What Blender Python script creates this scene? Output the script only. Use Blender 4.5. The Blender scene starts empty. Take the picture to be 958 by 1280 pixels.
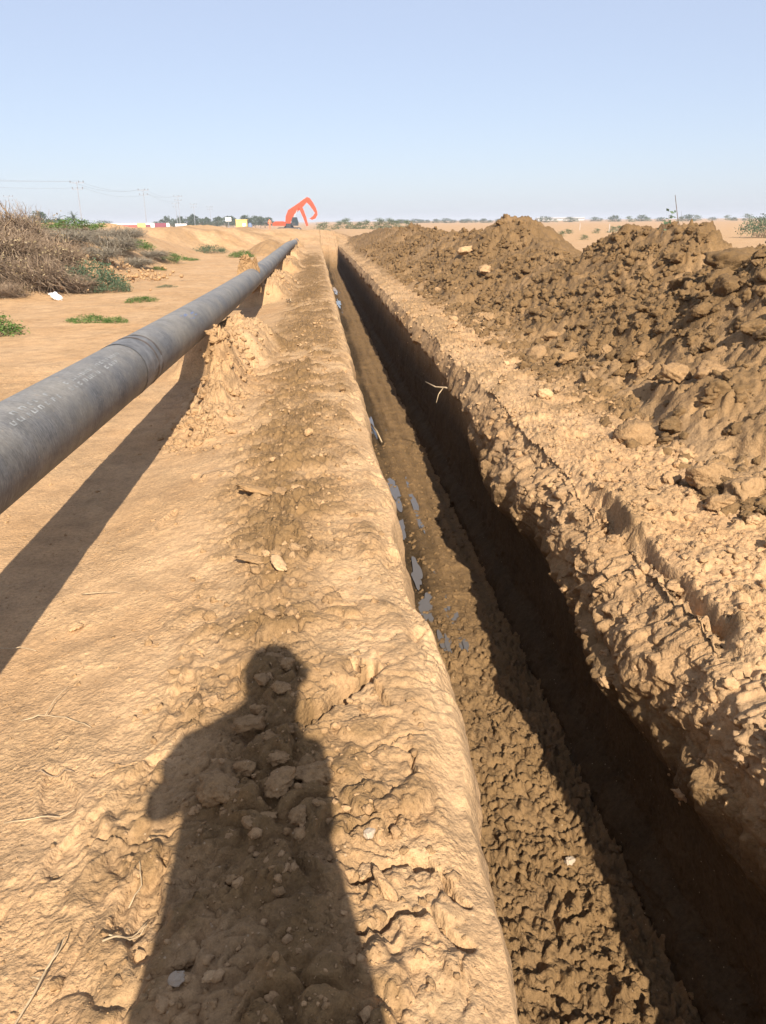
import bpy, bmesh, math, random
import numpy as np
from mathutils import Vector, Matrix

rnd = random.Random(7)
RG = np.random.default_rng(11)
S = bpy.context.scene
COL = S.collection

# ------------------------------------------------------------------ helpers
def mesh_obj(name, V, F, mat=None, parent=None, smooth=False, mats=None, midx=None):
    me = bpy.data.meshes.new(name)
    V = np.asarray(V, dtype=np.float32)
    if isinstance(F, np.ndarray) and F.ndim == 2:
        n, k = F.shape
        me.vertices.add(len(V)); me.vertices.foreach_set('co', V.ravel())
        me.loops.add(n * k); me.loops.foreach_set('vertex_index', F.astype(np.int32).ravel())
        me.polygons.add(n)
        me.polygons.foreach_set('loop_start', np.arange(0, n * k, k, dtype=np.int32))
        me.polygons.foreach_set('loop_total', np.full(n, k, dtype=np.int32))
        me.update(calc_edges=True)
    else:
        me.from_pydata([tuple(map(float, v)) for v in V], [], [tuple(map(int, f)) for f in F])
        me.update()
    if smooth:
        me.polygons.foreach_set('use_smooth', np.ones(len(me.polygons), dtype=bool))
    for m in (mats or ([mat] if mat else [])):
        me.materials.append(m)
    if midx is not None:
        me.polygons.foreach_set('material_index', np.asarray(midx, dtype=np.int32))
    o = bpy.data.objects.new(name, me)
    COL.objects.link(o)
    if parent is not None:
        o.parent = parent
    return o

def empty(name, loc=(0, 0, 0), rz=0.0):
    o = bpy.data.objects.new(name, None)
    COL.objects.link(o)
    o.location = loc
    o.rotation_euler = (0, 0, rz)
    o.empty_display_size = 0.2
    return o

def tag(o, label=None, cat=None, group=None, kind=None):
    if label: o['label'] = label
    if cat: o['category'] = cat
    if group: o['group'] = group
    if kind: o['kind'] = kind
    return o

def copy_tree(o, parent=None):
    c = o.copy()
    COL.objects.link(c)
    if parent is not None:
        c.parent = parent
    for ch in list(o.children):
        copy_tree(ch, c)
    return c

class MB:
    """collects simple shapes into one mesh"""
    def __init__(s): s.v = []; s.f = []
    def add(s, v, f):
        b = len(s.v); s.v += [tuple(p) for p in v]; s.f += [tuple(i + b for i in q) for q in f]
    def box(s, x0, x1, y0, y1, z0, z1, bev=0.0):
        b = bev
        if b <= 0:
            v = [(x0,y0,z0),(x1,y0,z0),(x1,y1,z0),(x0,y1,z0),(x0,y0,z1),(x1,y0,z1),(x1,y1,z1),(x0,y1,z1)]
            s.add(v, [(0,3,2,1),(4,5,6,7),(0,1,5,4),(1,2,6,5),(2,3,7,6),(3,0,4,7)])
        else:
            pr = [(x0+b,z0),(x1-b,z0),(x1,z0+b),(x1,z1-b),(x1-b,z1),(x0+b,z1),(x0,z1-b),(x0,z0+b)]
            s.prism(pr, y0, y1)
    def prism(s, prof, y0, y1):
        n = len(prof)
        v = [(x, y0, z) for x, z in prof] + [(x, y1, z) for x, z in prof]
        f = [tuple(range(n)), tuple(range(2*n-1, n-1, -1))]
        f += [(i, i+n, (i+1) % n + n, (i+1) % n) for i in range(n)]
        s.add(v, f)
    def tube(s, pts, rad, sides=6, cap=True):
        pts = [Vector(p) for p in pts]
        n = len(pts)
        if not hasattr(rad, '__len__'): rad = [rad] * n
        up = Vector((0.13, 0.21, 1)).normalized()
        rings = []
        for i, p in enumerate(pts):
            t = (pts[min(i+1, n-1)] - pts[max(i-1, 0)])
            if t.length < 1e-9: t = Vector((0, 0, 1))
            t.normalize()
            a = t.cross(up)
            if a.length < 1e-3: a = t.cross(Vector((1, 0, 0)))
            a.normalize(); b = t.cross(a)
            rings.append([p + (a*math.cos(2*math.pi*k/sides) + b*math.sin(2*math.pi*k/sides))*rad[i] for k in range(sides)])
        v = [q for r in rings for q in r]
        f = []
        for i in range(n-1):
            for k in range(sides):
                k2 = (k+1) % sides
                f.append((i*sides+k, i*sides+k2, (i+1)*sides+k2, (i+1)*sides+k))
        if cap:
            f.append(tuple(range(sides-1, -1, -1))); f.append(tuple((n-1)*sides+k for k in range(sides)))
        s.add(v, f)
    def build(s, name, mat, parent=None, smooth=False):
        return mesh_obj(name, s.v, s.f, mat, parent, smooth)

def sstep(a, b, x):
    t = np.clip((np.asarray(x, dtype=float) - a) / (b - a), 0, 1)
    return t * t * (3 - 2 * t)

def hsh(ix, iy, seed):
    h = (ix.astype(np.int64) * 374761393 + iy.astype(np.int64) * 668265263 + seed * 1442695041) & 0xFFFFFFFF
    h = ((h ^ (h >> 13)) * 1274126177) & 0xFFFFFFFF
    h = ((h ^ (h >> 16)) * 2246822519) & 0xFFFFFFFF
    return ((h ^ (h >> 15)) & 0xFFFFFF).astype(np.float64) / 16777216.0

def vn(x, y, seed=0):
    ix = np.floor(x); iy = np.floor(y)
    fx = x - ix; fy = y - iy
    fx = fx*fx*fx*(fx*(fx*6-15)+10); fy = fy*fy*fy*(fy*(fy*6-15)+10)
    a = hsh(ix, iy, seed); b = hsh(ix+1, iy, seed); c = hsh(ix, iy+1, seed); d = hsh(ix+1, iy+1, seed)
    return ((a*(1-fx)+b*fx)*(1-fy) + (c*(1-fx)+d*fx)*fy) * 2 - 1

def fbm(x, y, oct=4, seed=0, gain=0.5):
    r = np.zeros(np.broadcast(x, y).shape); a = 1.0; s = 0.0
    for i in range(oct):
        r += a * vn(x * 2**i * 1.013 + 17.3*i, y * 2**i * 0.987 - 9.1*i, seed + i*7); s += a; a *= gain
    return r / s

def cells(x, y, seed=0, jit=0.9):
    """nearest and second nearest jittered cell; returns F1, F2, id hash, offset to the cell's centre"""
    ix = np.floor(x); iy = np.floor(y)
    F1 = np.full(x.shape, 9.0); F2 = np.full(x.shape, 9.0)
    I = np.zeros(x.shape); DX = np.zeros(x.shape); DY = np.zeros(x.shape)
    for ox in (-1, 0, 1):
        for oy in (-1, 0, 1):
            cx = ix+ox; cy = iy+oy
            dx = x - (cx + .5 + (hsh(cx, cy, seed)-.5)*jit); dy = y - (cy + .5 + (hsh(cx, cy, seed+1)-.5)*jit)
            d = np.sqrt(dx*dx+dy*dy)
            m = d < F1
            F2 = np.where(m, F1, np.minimum(F2, d))
            I = np.where(m, hsh(cx, cy, seed+2), I); DX = np.where(m, dx, DX); DY = np.where(m, dy, DY)
            F1 = np.where(m, d, F1)
    return F1, F2, I, DX, DY

def clodfield(x, y, L, seed, warp=.35, fill=1.0):
    """height 0..1 of broken lumps of size L: tilted tops, cracks between them"""
    wx = x/L + warp*vn(x/L*1.7, y/L*1.7, seed+50); wy = y/L + warp*vn(x/L*1.7+40, y/L*1.7, seed+51)
    F1, F2, I, DX, DY = cells(wx, wy, seed)
    tx = (np.modf(I*57.31)[0]-.5); ty = (np.modf(I*91.7)[0]-.5)
    top = .35 + .65*np.modf(I*13.7)[0] + .8*(tx*DX+ty*DY)
    e = sstep(0, .34, F2-F1) * (1 - .75*np.clip(F1, 0, 1)**2)
    return np.where(np.modf(I*7.77)[0] < fill, top*e, 0.12*e)

# ------------------------------------------------------------------ materials
def new_mat(name):
    m = bpy.data.materials.new(name); m.use_nodes = True
    nt = m.node_tree
    return m, nt, nt.nodes, nt.links, nt.nodes['Principled BSDF']

def ramp(N, L, src, stops):
    r = N.new('ShaderNodeValToRGB')
    e = r.color_ramp.elements
    while len(e) > len(stops): e.remove(e[-1])
    while len(e) < len(stops): e.new(0.5)
    for i, (p, c) in enumerate(stops):
        e[i].position = p; e[i].color = (c[0], c[1], c[2], 1) if hasattr(c, '__len__') else (c, c, c, 1)
    L.new(src, r.inputs[0])
    return r.outputs[0]

def noise(N, L, vec, scale, detail=4, rough=.55):
    n = N.new('ShaderNodeTexNoise'); n.inputs['Scale'].default_value = scale
    n.inputs['Detail'].default_value = detail; n.inputs['Roughness'].default_value = rough
    if vec is not None: L.new(vec, n.inputs['Vector'])
    return n.outputs['Fac']

def mixc(N, L, fac, a, b, mode='MIX'):
    m = N.new('ShaderNodeMix'); m.data_type = 'RGBA'; m.blend_type = mode; m.clamp_result = False
    for k, v in ((0, fac), (6, a), (7, b)):
        if hasattr(v, 'is_output'): L.new(v, m.inputs[k])
        elif k == 0: m.inputs[0].default_value = v
        else: m.inputs[k].default_value = (*v, 1)
    return m.outputs[2]

def math_(N, L, op, a, b=None):
    m = N.new('ShaderNodeMath'); m.operation = op
    for k, v in ((0, a), (1, b)):
        if v is None: continue
        if hasattr(v, 'is_output'): L.new(v, m.inputs[k])
        else: m.inputs[k].default_value = v
    return m.outputs[0]

DRY = (0.470, 0.300, 0.160)
DRY2 = (0.425, 0.255, 0.124)
PALE = (0.53, 0.365, 0.20)
MOIST = (0.195, 0.116, 0.050)
WET_SHADE = (0.056, 0.037, 0.020)  # wet soil, and the shade painted on the right trench wall

def soil_material(name, attr=True, moist=0.0, pale=0.0, obj_coords=False, wet=0.0):
    m, nt, N, L, P = new_mat(name)
    if obj_coords:
        vec = N.new('ShaderNodeTexCoord').outputs['Object']
    else:
        vec = N.new('ShaderNodeNewGeometry').outputs['Position']
    big = noise(N, L, vec, 0.9, 4)
    mid = noise(N, L, vec, 6.0, 5, .6)
    fine = noise(N, L, vec, 55.0, 4, .65)
    grain = noise(N, L, vec, 260.0, 2, .6)
    if attr:
        a = N.new('ShaderNodeAttribute'); a.attribute_name = 'soil'
        sep = N.new('ShaderNodeSeparateColor'); L.new(a.outputs['Color'], sep.inputs[0])
        mo, pa, wet_shade = sep.outputs[0], sep.outputs[1], sep.outputs[2]
    else:
        mo, pa, wet_shade = moist, pale, 0.0
    base = mixc(N, L, ramp(N, L, big, [(.35, 0), (.65, 1)]), DRY, DRY2)
    if attr or pale > 0:
        base = mixc(N, L, pa, base, PALE)
    mm = math_(N, L, 'ADD', mo, math_(N, L, 'MULTIPLY', math_(N, L, 'SUBTRACT', mid, .5), .55))
    mm.node.use_clamp = True
    if attr:
        # keep really dry ground nearly free of moist blotches
        mm = math_(N, L, 'MULTIPLY', mm, ramp(N, L, mo, [(0, .35), (.35, 1)]))
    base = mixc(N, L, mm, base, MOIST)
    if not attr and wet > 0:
        base = mixc(N, L, wet, base, WET_SHADE)
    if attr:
        base = mixc(N, L, wet_shade, base, WET_SHADE)
    base = mixc(N, L, 1.0, base, ramp(N, L, mid, [(.28, .72), (.5, 1.0), (.72, 1.2)]), 'MULTIPLY')
    base = mixc(N, L, 1.0, base, ramp(N, L, fine, [(.28, .72), (.5, 1.0), (.75, 1.22)]), 'MULTIPLY')
    base = mixc(N, L, 1.0, base, ramp(N, L, grain, [(.3, .86), (.7, 1.12)]), 'MULTIPLY')
    # pale grit
    vo = N.new('ShaderNodeTexVoronoi'); vo.inputs['Scale'].default_value = 48; L.new(vec, vo.inputs['Vector'])
    g1 = ramp(N, L, vo.outputs['Distance'], [(.10, 1), (.16, 0)])
    sc = N.new('ShaderNodeSeparateColor'); L.new(vo.outputs['Color'], sc.inputs[0])
    g2 = ramp(N, L, sc.outputs[0], [(.86, 0), (.88, 1)])
    base = mixc(N, L, math_(N, L, 'MULTIPLY', math_(N, L, 'MULTIPLY', g1, g2), .35), base, (0.60, 0.46, 0.31))
    L.new(base, P.inputs['Base Color'])
    rough = .95
    if attr:
        L.new(math_(N, L, 'SUBTRACT', .95, math_(N, L, 'MULTIPLY', wet_shade, .06)), P.inputs['Roughness'])
        L.new(math_(N, L, 'SUBTRACT', .2, math_(N, L, 'MULTIPLY', wet_shade, .17)), P.inputs['Specular IOR Level'])
    else:
        P.inputs['Roughness'].default_value = rough
    if not attr: P.inputs['Specular IOR Level'].default_value = .2
    h = math_(N, L, 'ADD', math_(N, L, 'MULTIPLY', fine, 1.0), math_(N, L, 'MULTIPLY', grain, .35))
    v2 = N.new('ShaderNodeTexVoronoi'); v2.inputs['Scale'].default_value = 75; L.new(vec, v2.inputs['Vector'])
    h = math_(N, L, 'SUBTRACT', h, math_(N, L, 'MULTIPLY', v2.outputs['Distance'], .55))
    med = noise(N, L, vec, 19.0, 5, .7)
    h = math_(N, L, 'ADD', h, math_(N, L, 'MULTIPLY', med, .9))
    h = math_(N, L, 'MULTIPLY', h, ramp(N, L, noise(N, L, vec, 1.9, 3), [(.38, .40), (.62, 1.1)]))
    b = N.new('ShaderNodeBump'); b.inputs['Strength'].default_value = .9; b.inputs['Distance'].default_value = .0095
    L.new(h, b.inputs['Height']); L.new(b.outputs[0], P.inputs['Normal'])
    return m

def plain(name, col, rough=.6, var=.15, scale=8, metal=0, spec=.4, bump=0.0):
    m, nt, N, L, P = new_mat(name)
    v = N.new('ShaderNodeTexCoord').outputs['Object']
    n = noise(N, L, v, scale, 5, .6)
    c = mixc(N, L, 1.0, col, ramp(N, L, n, [(.3, 1-var), (.7, 1+var)]), 'MULTIPLY')
    L.new(c, P.inputs['Base Color'])
    P.inputs['Roughness'].default_value = rough; P.inputs['Metallic'].default_value = metal
    P.inputs['Specular IOR Level'].default_value = spec
    if bump:
        b = N.new('ShaderNodeBump'); b.inputs['Strength'].default_value = bump; b.inputs['Distance'].default_value = .01
        L.new(n, b.inputs['Height']); L.new(b.outputs[0], P.inputs['Normal'])
    return m

def leaf_mat(name, c1, c2, trans=.25):
    m, nt, N, L, P = new_mat(name)
    g = N.new('ShaderNodeNewGeometry')
    c = ramp(N, L, g.outputs['Random Per Island'], [(0, c1), (1, c2)])
    L.new(c, P.inputs['Base Color']); P.inputs['Roughness'].default_value = .6
    P.inputs['Specular IOR Level'].default_value = .3
    t = N.new('ShaderNodeBsdfTranslucent'); L.new(c, t.inputs['Color'])
    mx = N.new('ShaderNodeMixShader'); mx.inputs[0].default_value = trans
    L.new(P.outputs[0], mx.inputs[1]); L.new(t.outputs[0], mx.inputs[2])
    L.new(mx.outputs[0], nt.nodes['Material Output'].inputs['Surface'])
    return m

M_SOIL = soil_material('soil')
M_CLOD_DRY = soil_material('dry_clod', attr=False, moist=.28, pale=.05, obj_coords=False)
M_CLOD_BROWN = soil_material('brown_clod', attr=False, moist=.6)
M_CLOD_DARK = soil_material('moist_clod', attr=False, moist=1.05, wet=.22)
M_CLOD_PALE = soil_material('pale_clod', attr=False, moist=0.08, pale=.3)
M_STONE = plain('pale_stone', (.40, .31, .22), .85, .15, 14, bump=.3)
M_STRAW = plain('straw', (.40, .29, .17), .8, .25, 30)
M_STICK = plain('dry_stick', (.26, .18, .11), .85, .3, 30)
M_DRYTWIG = leaf_mat('dry_twigs', (.20, .138, .09), (.38, .275, .185), .05)
M_DEADLEAF = leaf_mat('dead_leaves', (.20, .15, .07), (.40, .31, .18), .1)
M_GREYTWIG = leaf_mat('grey_twigs', (.20, .165, .12), (.34, .29, .215), .05)
M_TWIGDARK = plain('dark_twig', (.10, .075, .055), .85, .3, 30)
M_GREEN = leaf_mat('green_leaves', (.06, .115, .022), (.14, .21, .05))
M_BLUEGREEN = leaf_mat('grey_green_leaves', (.05, .085, .045), (.115, .16, .085))
M_FARTREE = leaf_mat('far_tree_leaves', (.035, .055, .028), (.075, .10, .048), .15)
M_FARBUSH = leaf_mat('far_bush_leaves', (.06, .085, .035), (.12, .15, .065), .15)
M_TRUNK = plain('trunk_bark', (.16, .11, .07), .9, .3, 6)
M_WATER, nt, N, L, P = new_mat('muddy_water')
P.inputs['Base Color'].default_value = (.105, .09, .075, 1); P.inputs['Roughness'].default_value = .05
P.inputs['IOR'].default_value = 1.36; P.inputs['Specular IOR Level'].default_value = .5
_v = N.new('ShaderNodeNewGeometry').outputs['Position']
_b = N.new('ShaderNodeBump'); _b.inputs['Strength'].default_value = .12; _b.inputs['Distance'].default_value = .004
L.new(noise(N, L, _v, 22, 2), _b.inputs['Height']); L.new(_b.outputs[0], P.inputs['Normal'])

# ------------------------------------------------------------------ pipe run
def pipe_x(y):
    t = np.minimum(np.asarray(y, float)/.925, 24)/10
    return .925*(-1.4477 + .14725*t - .02909*t*t)
def pipe_z(y):
    t = np.minimum(np.asarray(y, float)/.925, 21.5)/10
    return 1.4 - .925*(1.4 - (.5157 - .17034*t + .0394*t*t)) - .12*sstep(34, 47, y)
PR = .177

# ------------------------------------------------------------------ ground sheet
DEPTH = 1.25
LX, RX = .33, 1.365           # trench lips

def geom_space(a, b, d0, ratio):
    out = [a]; d = d0; sgn = 1 if b > a else -1
    while abs(out[-1]-a) < abs(b-a):
        out.append(out[-1]+sgn*d); d *= ratio
    return out

cx, cz, cn, ck = [], [], [], []     # column x, z, normal, kind  (0 ground left,1 left wall,2 floor,3 right wall,4 right ground)
far_l = geom_space(-9.0, -4500, .12, 1.13)[::-1]
xs = far_l[:-1] + list(np.arange(-9.0, -3.4, .06)) + list(np.arange(-3.4, -1.7, .014)) + list(np.arange(-1.7, -.7, .008)) + list(np.arange(-.7, LX-.001, .006)) + [LX]
for x in xs: cx.append(x); cz.append(0.); cn.append((0, 1)); ck.append(0)
for d in np.linspace(0, DEPTH, 46)[1:-1]: cx.append(LX+.02*d); cz.append(-d); cn.append((1, 0)); ck.append(1)
for x in np.arange(LX+.03, RX, .0065): cx.append(x); cz.append(-DEPTH); cn.append((0, 1)); ck.append(2)
for d in np.linspace(DEPTH, 0, 190)[1:-1]: cx.append(RX); cz.append(-d); cn.append((-1, 0)); ck.append(3)
xs = [RX] + list(np.arange(RX+.006, 2.0, .0065)) + list(np.arange(2.0, 2.9, .012)) + list(np.arange(2.9, 8, .12)) + geom_space(8.0, 4500, .15, 1.13)
for x in xs: cx.append(x); cz.append(0.); cn.append((0, 1)); ck.append(4)
cx = np.array(cx); cz = np.array(cz); cn = np.array(cn, float); ck = np.array(ck)
# soften the normals over the corners
for _ in range(4):
    k = np.array(cn); k[1:-1] = (cn[:-2] + 2*cn[1:-1] + cn[2:]); cn = k/np.linalg.norm(k, axis=1)[:, None]
cs = np.concatenate([[0], np.cumsum(np.hypot(np.diff(cx), np.diff(cz)))]); cs -= cs[np.searchsorted(cx*(ck == 0)+9*(ck != 0), 0.0) if False else np.argmin(np.abs(cx)+9*(ck != 0))]

yr = list(np.arange(-8, .7, .12)) + list(np.arange(.7, 1.6, .0055))
y = yr[-1]
while y < 60: y += max(.0055, .0034*y); yr.append(y)
while y < 5200: y += max(.3, .045*(y-48)); yr.append(y)
yr = geom_space(-8, -60, .5, 1.4)[::-1][:-1] + yr
Y = np.array(yr)
nY, nX = len(Y), len(cx)
X0 = np.broadcast_to(cx, (nY, nX)).copy(); Z0 = np.broadcast_to(cz, (nY, nX)).copy()
YY = np.broadcast_to(Y[:, None], (nY, nX)).copy(); SS = np.broadcast_to(cs, (nY, nX))
K = np.broadcast_to(ck, (nY, nX))
near = (Y < 64) & (Y > -9)
nc = (cx > -10) & (cx < 9)

def base_height(x, y):
    """large forms of the undisturbed ground (no trench)"""
    z = -.20*np.clip((-.12-x)/1.15, 0, 1)**1.15*sstep(60, 30, y) + .10*sstep(-1.75, -2.6, x)*sstep(60, 30, y)
    # bank closing the view beyond the trench's end
    edge = sstep(4.5, .5, x)*sstep(-160, -60, x)
    front = 45.5 + 1.5*np.sin(x*.35) - 9*sstep(-4, -12, x) + 4.5*sstep(-7, -.5, x)
    bank = sstep(front, front+5.5+4*sstep(-5, 0, x), y+1.2*fbm(x*.5, y*.3, 3, 11))*(1-.75*sstep(62, 90, y))*(1-.30*sstep(-3, .5, x))
    z = z + edge*bank*(1.02 + .10*np.sin(x*.8+1) + .06*np.sin(x*2.3) + .14*fbm(x*.9, y*.5, 4, 12))
    z = z - 1.25*edge*sstep(62, 100, y)
    # bushy bank on the left
    z = z + 1.05*sstep(-5.1, -7.8, x)*sstep(15.5, 20, y)*sstep(48, 36, y)*sstep(-60, -20, x)
    return z

def ground_forms(x, y):
    z = base_height(x, y)
    # mound that carries the pipe
    ax, ay, bx, by = -1.03, 8.7, -.80, 5.7
    t = np.clip(((x-ax)*(bx-ax)+(y-ay)*(by-ay))/((bx-ax)**2+(by-ay)**2), 0, 1)
    d = np.hypot(x-(ax+t*(bx-ax)), (y-(ay+t*(by-ay)))*.8)
    d = np.abs(d + .05*vn(x*4, y*3, 13) + .035*fbm(x*9, y*8, 3, 14))
    hgt = np.interp(t, [0, .25, .34, .45, .7, 1], [.33, .46, .53, .32, .12, .01])
    z = z + hgt*np.exp(-(d/.15)**1.9)*(1+.25*fbm(x*6, y*5, 3, 15))
    # earth pads under the pipe
    for y0, y1 in ((9.0, 9.9), (16.6, 20.5), (25.5, 29.5), (34, 47)):
        w = sstep(y0-.5, y0, y)*sstep(y1+.5, y1, y)
        target = pipe_z(y)-PR-.02
        g = np.exp(-((x-(pipe_x(y)+.16)+.12*vn(y*1.1, y*0, 16)+.05*vn(x*3, y*4, 17))/.44)**4)*(1+.12*vn(x*4, y*3, 18))
        z = z + w*g*np.maximum(target-z, 0)
    return z

r_i = np.where(near)[0]; c_i = np.where(nc)[0]
sl = np.ix_(r_i, c_i)
Xn, Yn, Sn, Kn = X0[sl], YY[sl], SS[sl], K[sl]
Zn0 = Z0[sl]
G = np.zeros((nY, nX)); G[:] = base_height(X0, YY)
G[sl] = ground_forms(Xn, Yn)
# gentle relief far away
G += np.where((np.abs(X0) > 8) | (YY > 56), fbm(X0*.05, YY*.05, 3, 91)*.25*sstep(8, 30, np.abs(X0)+np.maximum(YY-50, 0)) , 0)
depthf = sstep(-7.5, -6.5, Y)*sstep(51.5, 47.5, Y)
intr = (ck >= 1) & (ck <= 3)
Z = Z0*depthf[:, None]*np.where(K >= 1, 1, 1) + np.where(intr[None, :], G*(1+Z0/DEPTH*depthf[:, None]*0.9), G)

# --- sideways wobble of the lips
yl = Y
lipL = .014*fbm(yl*4.3, yl*0, 3, 2)*sstep(1.6, 2.8, yl) + .005*vn(yl*11, yl*0, 3) + .003*vn(yl*27, yl*0, 4) + .022*fbm(yl*.9, yl*0+.3, 3, 5) + .018*vn(yl*3.1, yl*0, 6) + .03*np.exp(-((yl-2.15)/.55)**2)
slab = sstep(1.75, 2.3, yl)*sstep(4.6, 3.9, yl)
lipR = .030*fbm(yl*.8, yl*0+2.3, 3, 8) + .02*vn(yl*2.7, yl*0, 9) - .040*slab - .045*sstep(1.6, .9, yl)
wl = np.where(ck == 0, sstep(-.15, LX, cx), np.where(ck == 1, 1, np.where(ck == 2, sstep(.9, .36, cx)*.6, 0)))
wr = np.where(ck == 4, sstep(2.0, RX, cx), np.where(ck == 3, sstep(-1.3, -.55, cz)*.9+.1, np.where(ck == 2, sstep(.9, RX, cx)*.1, 0)))
X = X0 + lipL[:, None]*wl[None, :]*depthf[:, None] + lipR[:, None]*wr[None, :]*depthf[:, None]

# --- right wall relief: the upper wall steps down in slumped ledges, the lower wall is a plain cut
w = np.where(ck == 3)[0]
D0 = np.broadcast_to(-cz[w][None, :], (nY, len(w)))
s1 = np.broadcast_to(Y[:, None], (nY, len(w)))
def wall_forms(s1, s2):
    fl = .5+.5*fbm(s1*2.2, s1*0+1.7, 3, 21); fl2 = .5+.5*fbm(s1*6, s2*1.2, 3, 22)
    farw = sstep(3.9, 5.5, s1); nearm = 1-sstep(4.5, 8.5, s1)
    db = (.05 + .34*fl*(.55+.45*fl2))*(.35+.65*farw)
    lean = .085*np.clip(1-s2/np.maximum(db, .03), 0, 1)**1.2
    cut = .045*sstep(db, db+.05, s2)
    wl1 = s1+.12*fbm(s1*3, s2*3, 3, 101); wd = s2 + .045*fbm(s1*6, s2*6, 4, 102)
    d1 = .10 + .12*fbm(wl1*1.1, s1*0, 3, 103); d2 = .30 + .16*fbm(wl1*.9, s1*0+4, 3, 104); d3 = .58 + .12*fbm(wl1*.7, s1*0+9, 3, 105)
    led = .070*sstep(d1-.04, d1+.03, wd)*(.4+1.0*fl) + .060*sstep(d2-.04, d2+.03, wd)*(.2+1.3*sstep(.35, .7, fl2))
    led = led*nearm*(.62+.38*sstep(1.9, 3.0, s1))
    dx = lean + .05*nearm*np.clip(1-s2/.25, 0, 1) + cut*(1-nearm) - led
    k = sstep(d3-.16, d3+.16, wd)*nearm + (1-nearm)*sstep(.45, .75, s2)
    foot = .085*sstep(1.0, 1.2, s2)*(1+.12*vn(s1*2, s2*0, 29)) + .03*sstep(1.06, 1.11, s2)
    return dx*(1-k) + k*(-.005) - foot, lean, farw, nearm, fl, d3
dlow = wall_forms(s1, D0)[0]
seg = np.hypot(np.diff(dlow, axis=1), np.diff(D0, axis=1)); arc = np.concatenate([np.zeros((nY, 1)), np.cumsum(seg, axis=1)], axis=1)
u_ = np.linspace(0, 1, len(w)); s2 = np.empty((nY, len(w)))
for i in range(nY): s2[i] = np.interp(u_*arc[i, -1], arc[i], D0[i])
dx, lean, farw, nearm, fl, d3 = wall_forms(s1, s2)
fx_ = s1+.06*fbm(s1*6, s2*3, 3, 33)
flute = farw*(.6+.8*fl)*(.016*fbm(fx_*9, s2*1.3, 3, 23)*sstep(.7, .1, s2) + .010*fbm(fx_*23, s2*4, 3, 24)*sstep(.5, .05, s2))
wx_ = s1+.10*fbm(s1*5, s2*5, 3, 34); wy_ = s2+.10*fbm(s1*5+9, s2*5, 3, 35)
ar = u_[None, :]*arc[:, -1:]; top = sstep(d3+.05, d3-.25, s2)
clumps = nearm*top*(.050*np.abs(fbm(wx_*3.2, ar*2.6+wy_, 4, 36))*2 + .034*clodfield(wx_, ar, .16, 27, .8, .45) + .020*clodfield(s1, ar, .06, 38, .6, .6) + .018*fbm(wx_*14, ar*13, 3, 37))
rough = .022*sstep(.85, 1.0, s2)*fbm(s1*11, s2*9, 4, 113) + .02*sstep(.9, 1.05, s2)*clodfield(s1, s2, .07, 114, .6, .5) + (.012+.018*top)*fbm(s1*3, s2*3, 5, 25) + (.004+.010*top)*fbm(s1*18, s2*12, 4, 26)
scrape = .006*vn(s1*1.2, s2*26, 39)*(1-top)
X[:, w] += (dx - flute - rough - clumps - scrape)*depthf[:, None]
Z[:, w] += ((D0-s2) + .015*fbm(s1*8, s2*8, 3, 31) - .05*nearm*top*np.abs(fbm(wx_*5, ar*5, 3, 40))*(u_ < .97)[None, :]*sstep(0, .1, s2))*depthf[:, None]
Z0[:, w] = -s2; Zn0 = Z0[sl]
if True:
    # lip follows the lean
    lipshift = (lean[:, -1])*depthf
    j = np.where(ck == 4)[0]
    X[:, j] += lipshift[:, None]*sstep(1.9, RX, cx[j])[None, :]

jw = np.where(ck == 1)[0]
X[:, jw] += .045*(1-np.exp(cz[jw]/.09))[None, :]*(1+.5*fbm(yl*2, yl*0, 3, 111))[:, None]*depthf[:, None]
Zn0 = Z0[sl]

# --- relief of the open ground and the trench floor
xg, yg, sg = X0[sl], Yn, Sn
left = Kn == 0; right = Kn == 4; floor = Kn == 2; lw = Kn == 1
n1 = fbm(xg*.9, yg*.7, 4, 41)
n2 = fbm(sg*5, yg*5, 4, 42, .55)
n3 = fbm(sg*24, yg*24, 2, 43, .55)
n4 = vn(sg*55, yg*55, 45)
def on(cols, fn, *args):
    o = np.zeros(xg.shape); o[:, cols] = fn(*[a[:, cols] if isinstance(a, np.ndarray) else a for a in args]); return o
cn_ = cx[c_i]; kn_ = ck[c_i]
open_c = np.where(((kn_ == 0) & (cn_ > -4)) | ((kn_ == 4) & (cn_ < 3)))[0]
floor_c = np.where(kn_ == 2)[0]; rough_c = np.where((kn_ == 2) | ((kn_ == 0) & (cn_ > -1)))[0]; edge_c = np.where((kn_ == 2) | (kn_ == 3))[0]
cA = on(np.r_[open_c, floor_c], clodfield, sg, yg, .055, 44)
cB = on(open_c, clodfield, sg, yg, .13, 46)
cC = on(np.r_[open_c, floor_c], clodfield, sg, yg, .03, 48, .35, .6)
band_c = .10*fbm(yg*.8, yg*0+5, 3, 79) + np.interp(yg, [0, 1.2, 1.9, 2.6, 4.2, 6.5, 9, 14, 40], [-.2, -.16, -.18, -.16, -.30, -.12, -.15, -.2, -.2])
band_w = np.interp(yg, [0, 1.5, 2.6, 4.2, 6.5, 9, 40], [.20, .22, .18, .24, .30, .4, .45])
band = np.exp(-((xg-band_c)/band_w)**2)*sstep(.0, .5, .5+.7*n1+.5*n2)
band = band*sstep(44, 30, yg)
bandc = band*left
crust = left*sstep(.0, .08, xg)*sstep(.30, .22, xg)*sstep(1.9, 1.5, yg)*sstep(-.25, .15, n1+.3*n2+.25)
smooth_l = sstep(-.62, -.85, xg)
H = np.zeros(xg.shape)
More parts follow.
